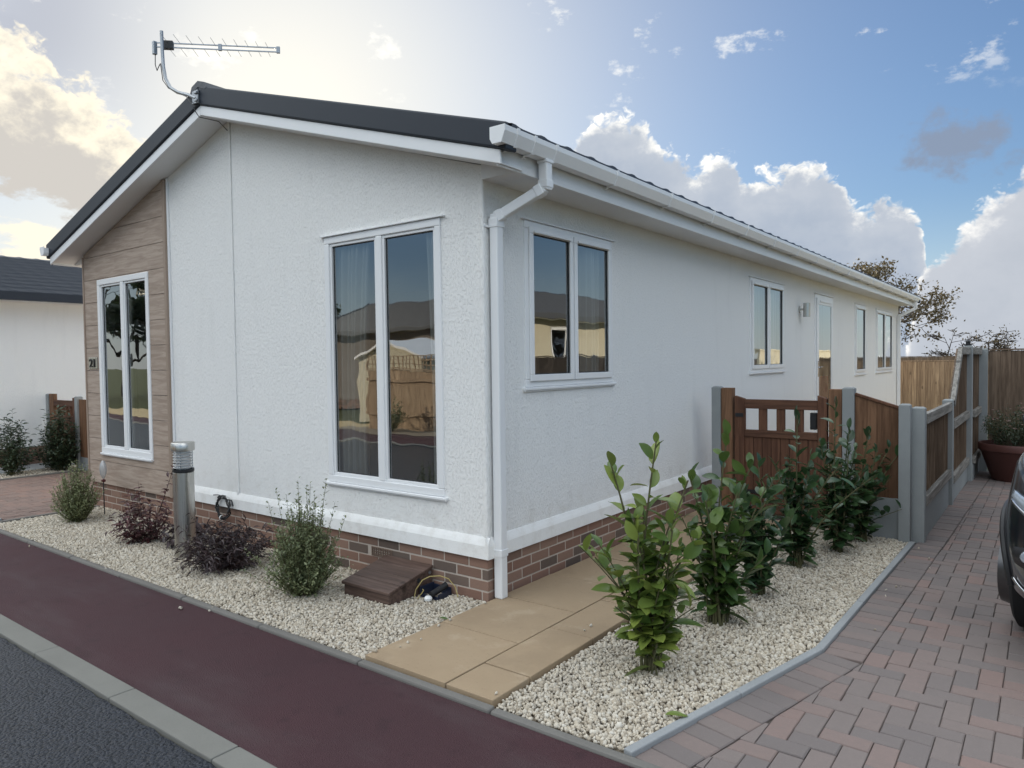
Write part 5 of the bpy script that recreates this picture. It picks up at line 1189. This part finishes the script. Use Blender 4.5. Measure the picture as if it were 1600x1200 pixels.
# ------------------------------------------------------------------ parked car on the driveway
def car(origin, label):
    ox, oy = origin; HW = .90; Lc = 4.35; t = empty('parked_car', (ox, oy+Lc/2, 0), label, 'car')
    yw1, yw2, RW, RA = .80, 3.50, .335, .395
    def wid(y):
        if y < .75: return HW*(.60+.40*math.sin(min(1, (y+.02)/.77)*math.pi/2)**.62)
        if y > Lc-.5: return HW*(.86+.14*math.cos((y-Lc+.5)/.5*math.pi/2))
        return HW
    def belt(y):
        if y < 1.25: return .90+.21*math.sin(min(1, (y+.03)/1.28)*math.pi/2)**.8
        return 1.11+.05*(y-1.25)/(Lc-1.25)
    def zbot(y):
        z_ = .22 if .55 < y < Lc-.1 else .33
        for yw in (yw1, yw2):
            if abs(y-yw) < RA: z_ = max(z_, .335+math.sqrt(RA*RA-(y-yw)**2))
        return z_
    ys = np.unique(np.concatenate([np.linspace(0, .5, 14), np.linspace(.5, Lc, 110), [yw1-RA, yw1+RA, yw2-RA, yw2+RA]])); nP = 12; vs = []; fs = []
    for y in ys:
        w_, zb_, zt_ = wid(y), zbot(y), belt(y); prof = []
        for q in np.linspace(0, 1, 8):
            z_ = zb_+(zt_-.07-zb_)*q; hf = (z_-.2)/(zt_-.2); bulge = 1-.10*abs(hf-.48)**1.6*2.2; prof.append((w_*bulge, z_))
        bw = prof[-1][0]; prof += [(bw-.025, zt_-.028), (bw-.08, zt_-.005), (bw*.6, zt_+.022), (0, zt_+.032)]
        vs += [(ox+HW-p, oy+y, z_) for p, z_ in prof]
    n_ = len(vs); m_ = len(prof)
    for i in range(len(ys)-1):
        for k in range(m_-1): fs.append((i*m_+k, (i+1)*m_+k, (i+1)*m_+k+1, i*m_+k+1))
    vs2 = [(2*(ox+HW)-x, y, z) for x, y, z in vs]; b = MB(); b.add(vs, fs); b.add(vs2, [f[::-1] for f in fs])
    for e_ in (0, len(ys)-1):
        ring = [vs[e_*m_+k] for k in range(m_)]+[vs2[e_*m_+k] for k in range(m_-1)][::-1]; b.add(ring, [tuple(range(len(ring)))])
    body = b.build('body', 'paint', t, True)
    b = MB()     # dark lower cladding and arch lips
    for sx in (0, 1):
        for yw in (yw1, yw2):
            pts = []; 
            for k in range(25):
                a = math.pi*k/24; y = yw+RA*math.cos(a); z_ = .335+RA*math.sin(a)
                w_ = wid(y)*(1-.10*abs((z_-.2)/(belt(y)-.2)-.48)**1.6*2.2)+.004; pts.append((ox+HW-w_ if not sx else ox+HW+w_, oy+y, z_))
            b = MB(); b.tube(pts, .022, 8); b.build('arch_trim', 'black', body, True)
        b = MB(); x_ = ox+.03 if not sx else ox+2*HW-.03; b.box(min(x_, x_+.02*(1 if sx else -1)), max(x_, x_+.02*(1 if sx else -1)), oy+yw1+RA, oy+yw2-RA, .2, .34); b.build('sill', 'black', body, bev=.006)
    # greenhouse
    def gh(ylist, ws, zs): return list(zip(ylist, ws, zs))
    b = MB(); gl = [(1.25, .80, 1.06), (2.05, .66, 1.50), (3.55, .64, 1.52), (4.22, .74, 1.12)]
    q = []
    lower = [(1.22, .82, 1.065), (4.26, .80, 1.10)]; upper = [(2.0, .63, 1.50), (3.72, .61, 1.50)]
    b.hexa([(ox+HW-.82, oy+1.2, 1.10), (ox+HW+.82, oy+1.2, 1.10), (ox+HW+.80, oy+4.27, 1.14), (ox+HW-.80, oy+4.27, 1.14)], [(ox+HW-.63, oy+2.0, 1.58), (ox+HW+.63, oy+2.0, 1.58), (ox+HW+.61, oy+3.72, 1.60), (ox+HW-.61, oy+3.72, 1.60)])
    b.build('windows', 'carglass', t, bev=.05, seg=3)
    b = MB(); b.hexa([(ox+HW-.64, oy+1.97, 1.585), (ox+HW+.64, oy+1.97, 1.585), (ox+HW+.62, oy+3.78, 1.60), (ox+HW-.62, oy+3.78, 1.60)], [(ox+HW-.55, oy+2.1, 1.64), (ox+HW+.55, oy+2.1, 1.64), (ox+HW+.53, oy+3.7, 1.655), (ox+HW-.53, oy+3.7, 1.655)]); b.build('roof', 'paint', t, bev=.03, seg=3)
    for sx in (-1, 1):
        for (ya, za, yb, zb, wa, wb) in ((1.2, 1.11, 2.0, 1.59, .825, .637), (2.75, 1.12, 2.78, 1.60, .826, .632), (4.27, 1.15, 3.74, 1.60, .81, .62)):
            b = MB(); b.bar((ox+HW+sx*wa, oy+ya, za), (ox+HW+sx*wb, oy+yb, zb), .05, .07); b.build('pillar', 'paint', t, bev=.01)
        # mirror
        mx = ox+HW+sx*(HW+.03); m_ = MB(); m_.lathe([(0, -.06), (.04, -.055), (.066, -.03), (.074, .02), (.07, .05), (0, .055)], (mx, oy+1.72, 1.165), 18, 'y'); mo = m_.build('mirror', 'paint', t, True)
        m_ = MB(); m_.bar((ox+HW+sx*(HW-.05), oy+1.72, 1.11), (mx, oy+1.72, 1.12), .06, .03); m_.build('mirror_arm', 'black', mo, bev=.008)
        # lamps on the wrapped front corner
        def corner(y, z_, off=.006):
            w_ = wid(y)*(1-.10*abs((z_-.2)/(belt(y)-.2)-.48)**1.6*2.2); return Vector((ox+HW+sx*(w_+off), oy+y-off*.6, z_))
        def strip(ya, yb, zlo, zhi, off=.008, n_=12):
            s_ = MB(); vs_ = []
            for i in range(n_+1):
                q_ = i/n_; y = ya+(yb-ya)*q_; lo, hi = zlo(q_), zhi(q_)
                vs_ += [corner(y, lo, off), corner(y, (lo+hi)/2, off+.006), corner(y, hi, off)]
            f_ = []
            for i in range(n_):
                a = i*3; f_ += [(a, a+1, a+4, a+3), (a+1, a+2, a+5, a+4)]
            s_.add(vs_, f_); return s_
        hl = strip(.02, .36, lambda q_: .745+.06*q_, lambda q_: .845+.03*q_).build('headlight', 'lamp', t, True, solid=.01)
        strip(.03, .33, lambda q_: .757+.06*q_, lambda q_: .772+.06*q_, .016).build('light_strip', 'chrome', hl, True, solid=.006)
        strip(.0, .26, lambda q_: .50, lambda q_: .635-.05*q_, .004).build('lower_intake', 'black', t, True, solid=.006)
        fl_ = MB(); c_ = corner(.10, .57, .010); fl_.lathe([(0, -.014), (.026, -.012), (.032, .0), (.032, .02), (0, .02)], c_, 18, 'y'); fl_.build('fog_light', 'lamp', t, True)
        strip(.04, .30, lambda q_: .36+.03*q_*q_, lambda q_: .378+.04*q_*q_, .008).build('bumper_trim', 'chrome', t, True, solid=.008)
    b = MB(); b.box(ox+HW-.42, ox+HW+.42, oy-.012, oy+.05, .50, .78); b.build('grille', 'black', t, bev=.03)
    for sx in (-1, 1):
        for yw in (yw1, yw2):
            cx_ = ox+HW+sx*(HW-.155); b = MB(); b.lathe([(.20, -.105), (.30, -.105), (.332, -.085), (RW, -.05), (RW, .05), (.332, .085), (.30, .105), (.20, .105)], (cx_, oy+yw, RW), 40, 'x'); wh = b.build('wheel', 'rubber', t, True)
            b = MB(); xo = cx_+sx*.085
            b.lathe([(.205, -.09), (.225, .0), (.215, .012), (.2, 0)], (cx_+sx*.09, oy+yw, RW), 32, 'x')
            for k in range(10):
                a = 2*math.pi*k/10; b.bar((xo, oy+yw+.03*math.cos(a), RW+.03*math.sin(a)), (xo, oy+yw+.21*math.cos(a), RW+.21*math.sin(a)), .03, .026, (1, 0, 0))
            b.lathe([(0, -.02), (.045, -.02), (.045, .02), (0, .02)], (xo, oy+yw, RW), 20, 'x'); b.build('rim', 'alloy', wh, True)
    t.rotation_euler = (0, 0, R(-8)); return t
car((2.975, .74), 'dark navy car parked on the block paved driveway at the right edge')
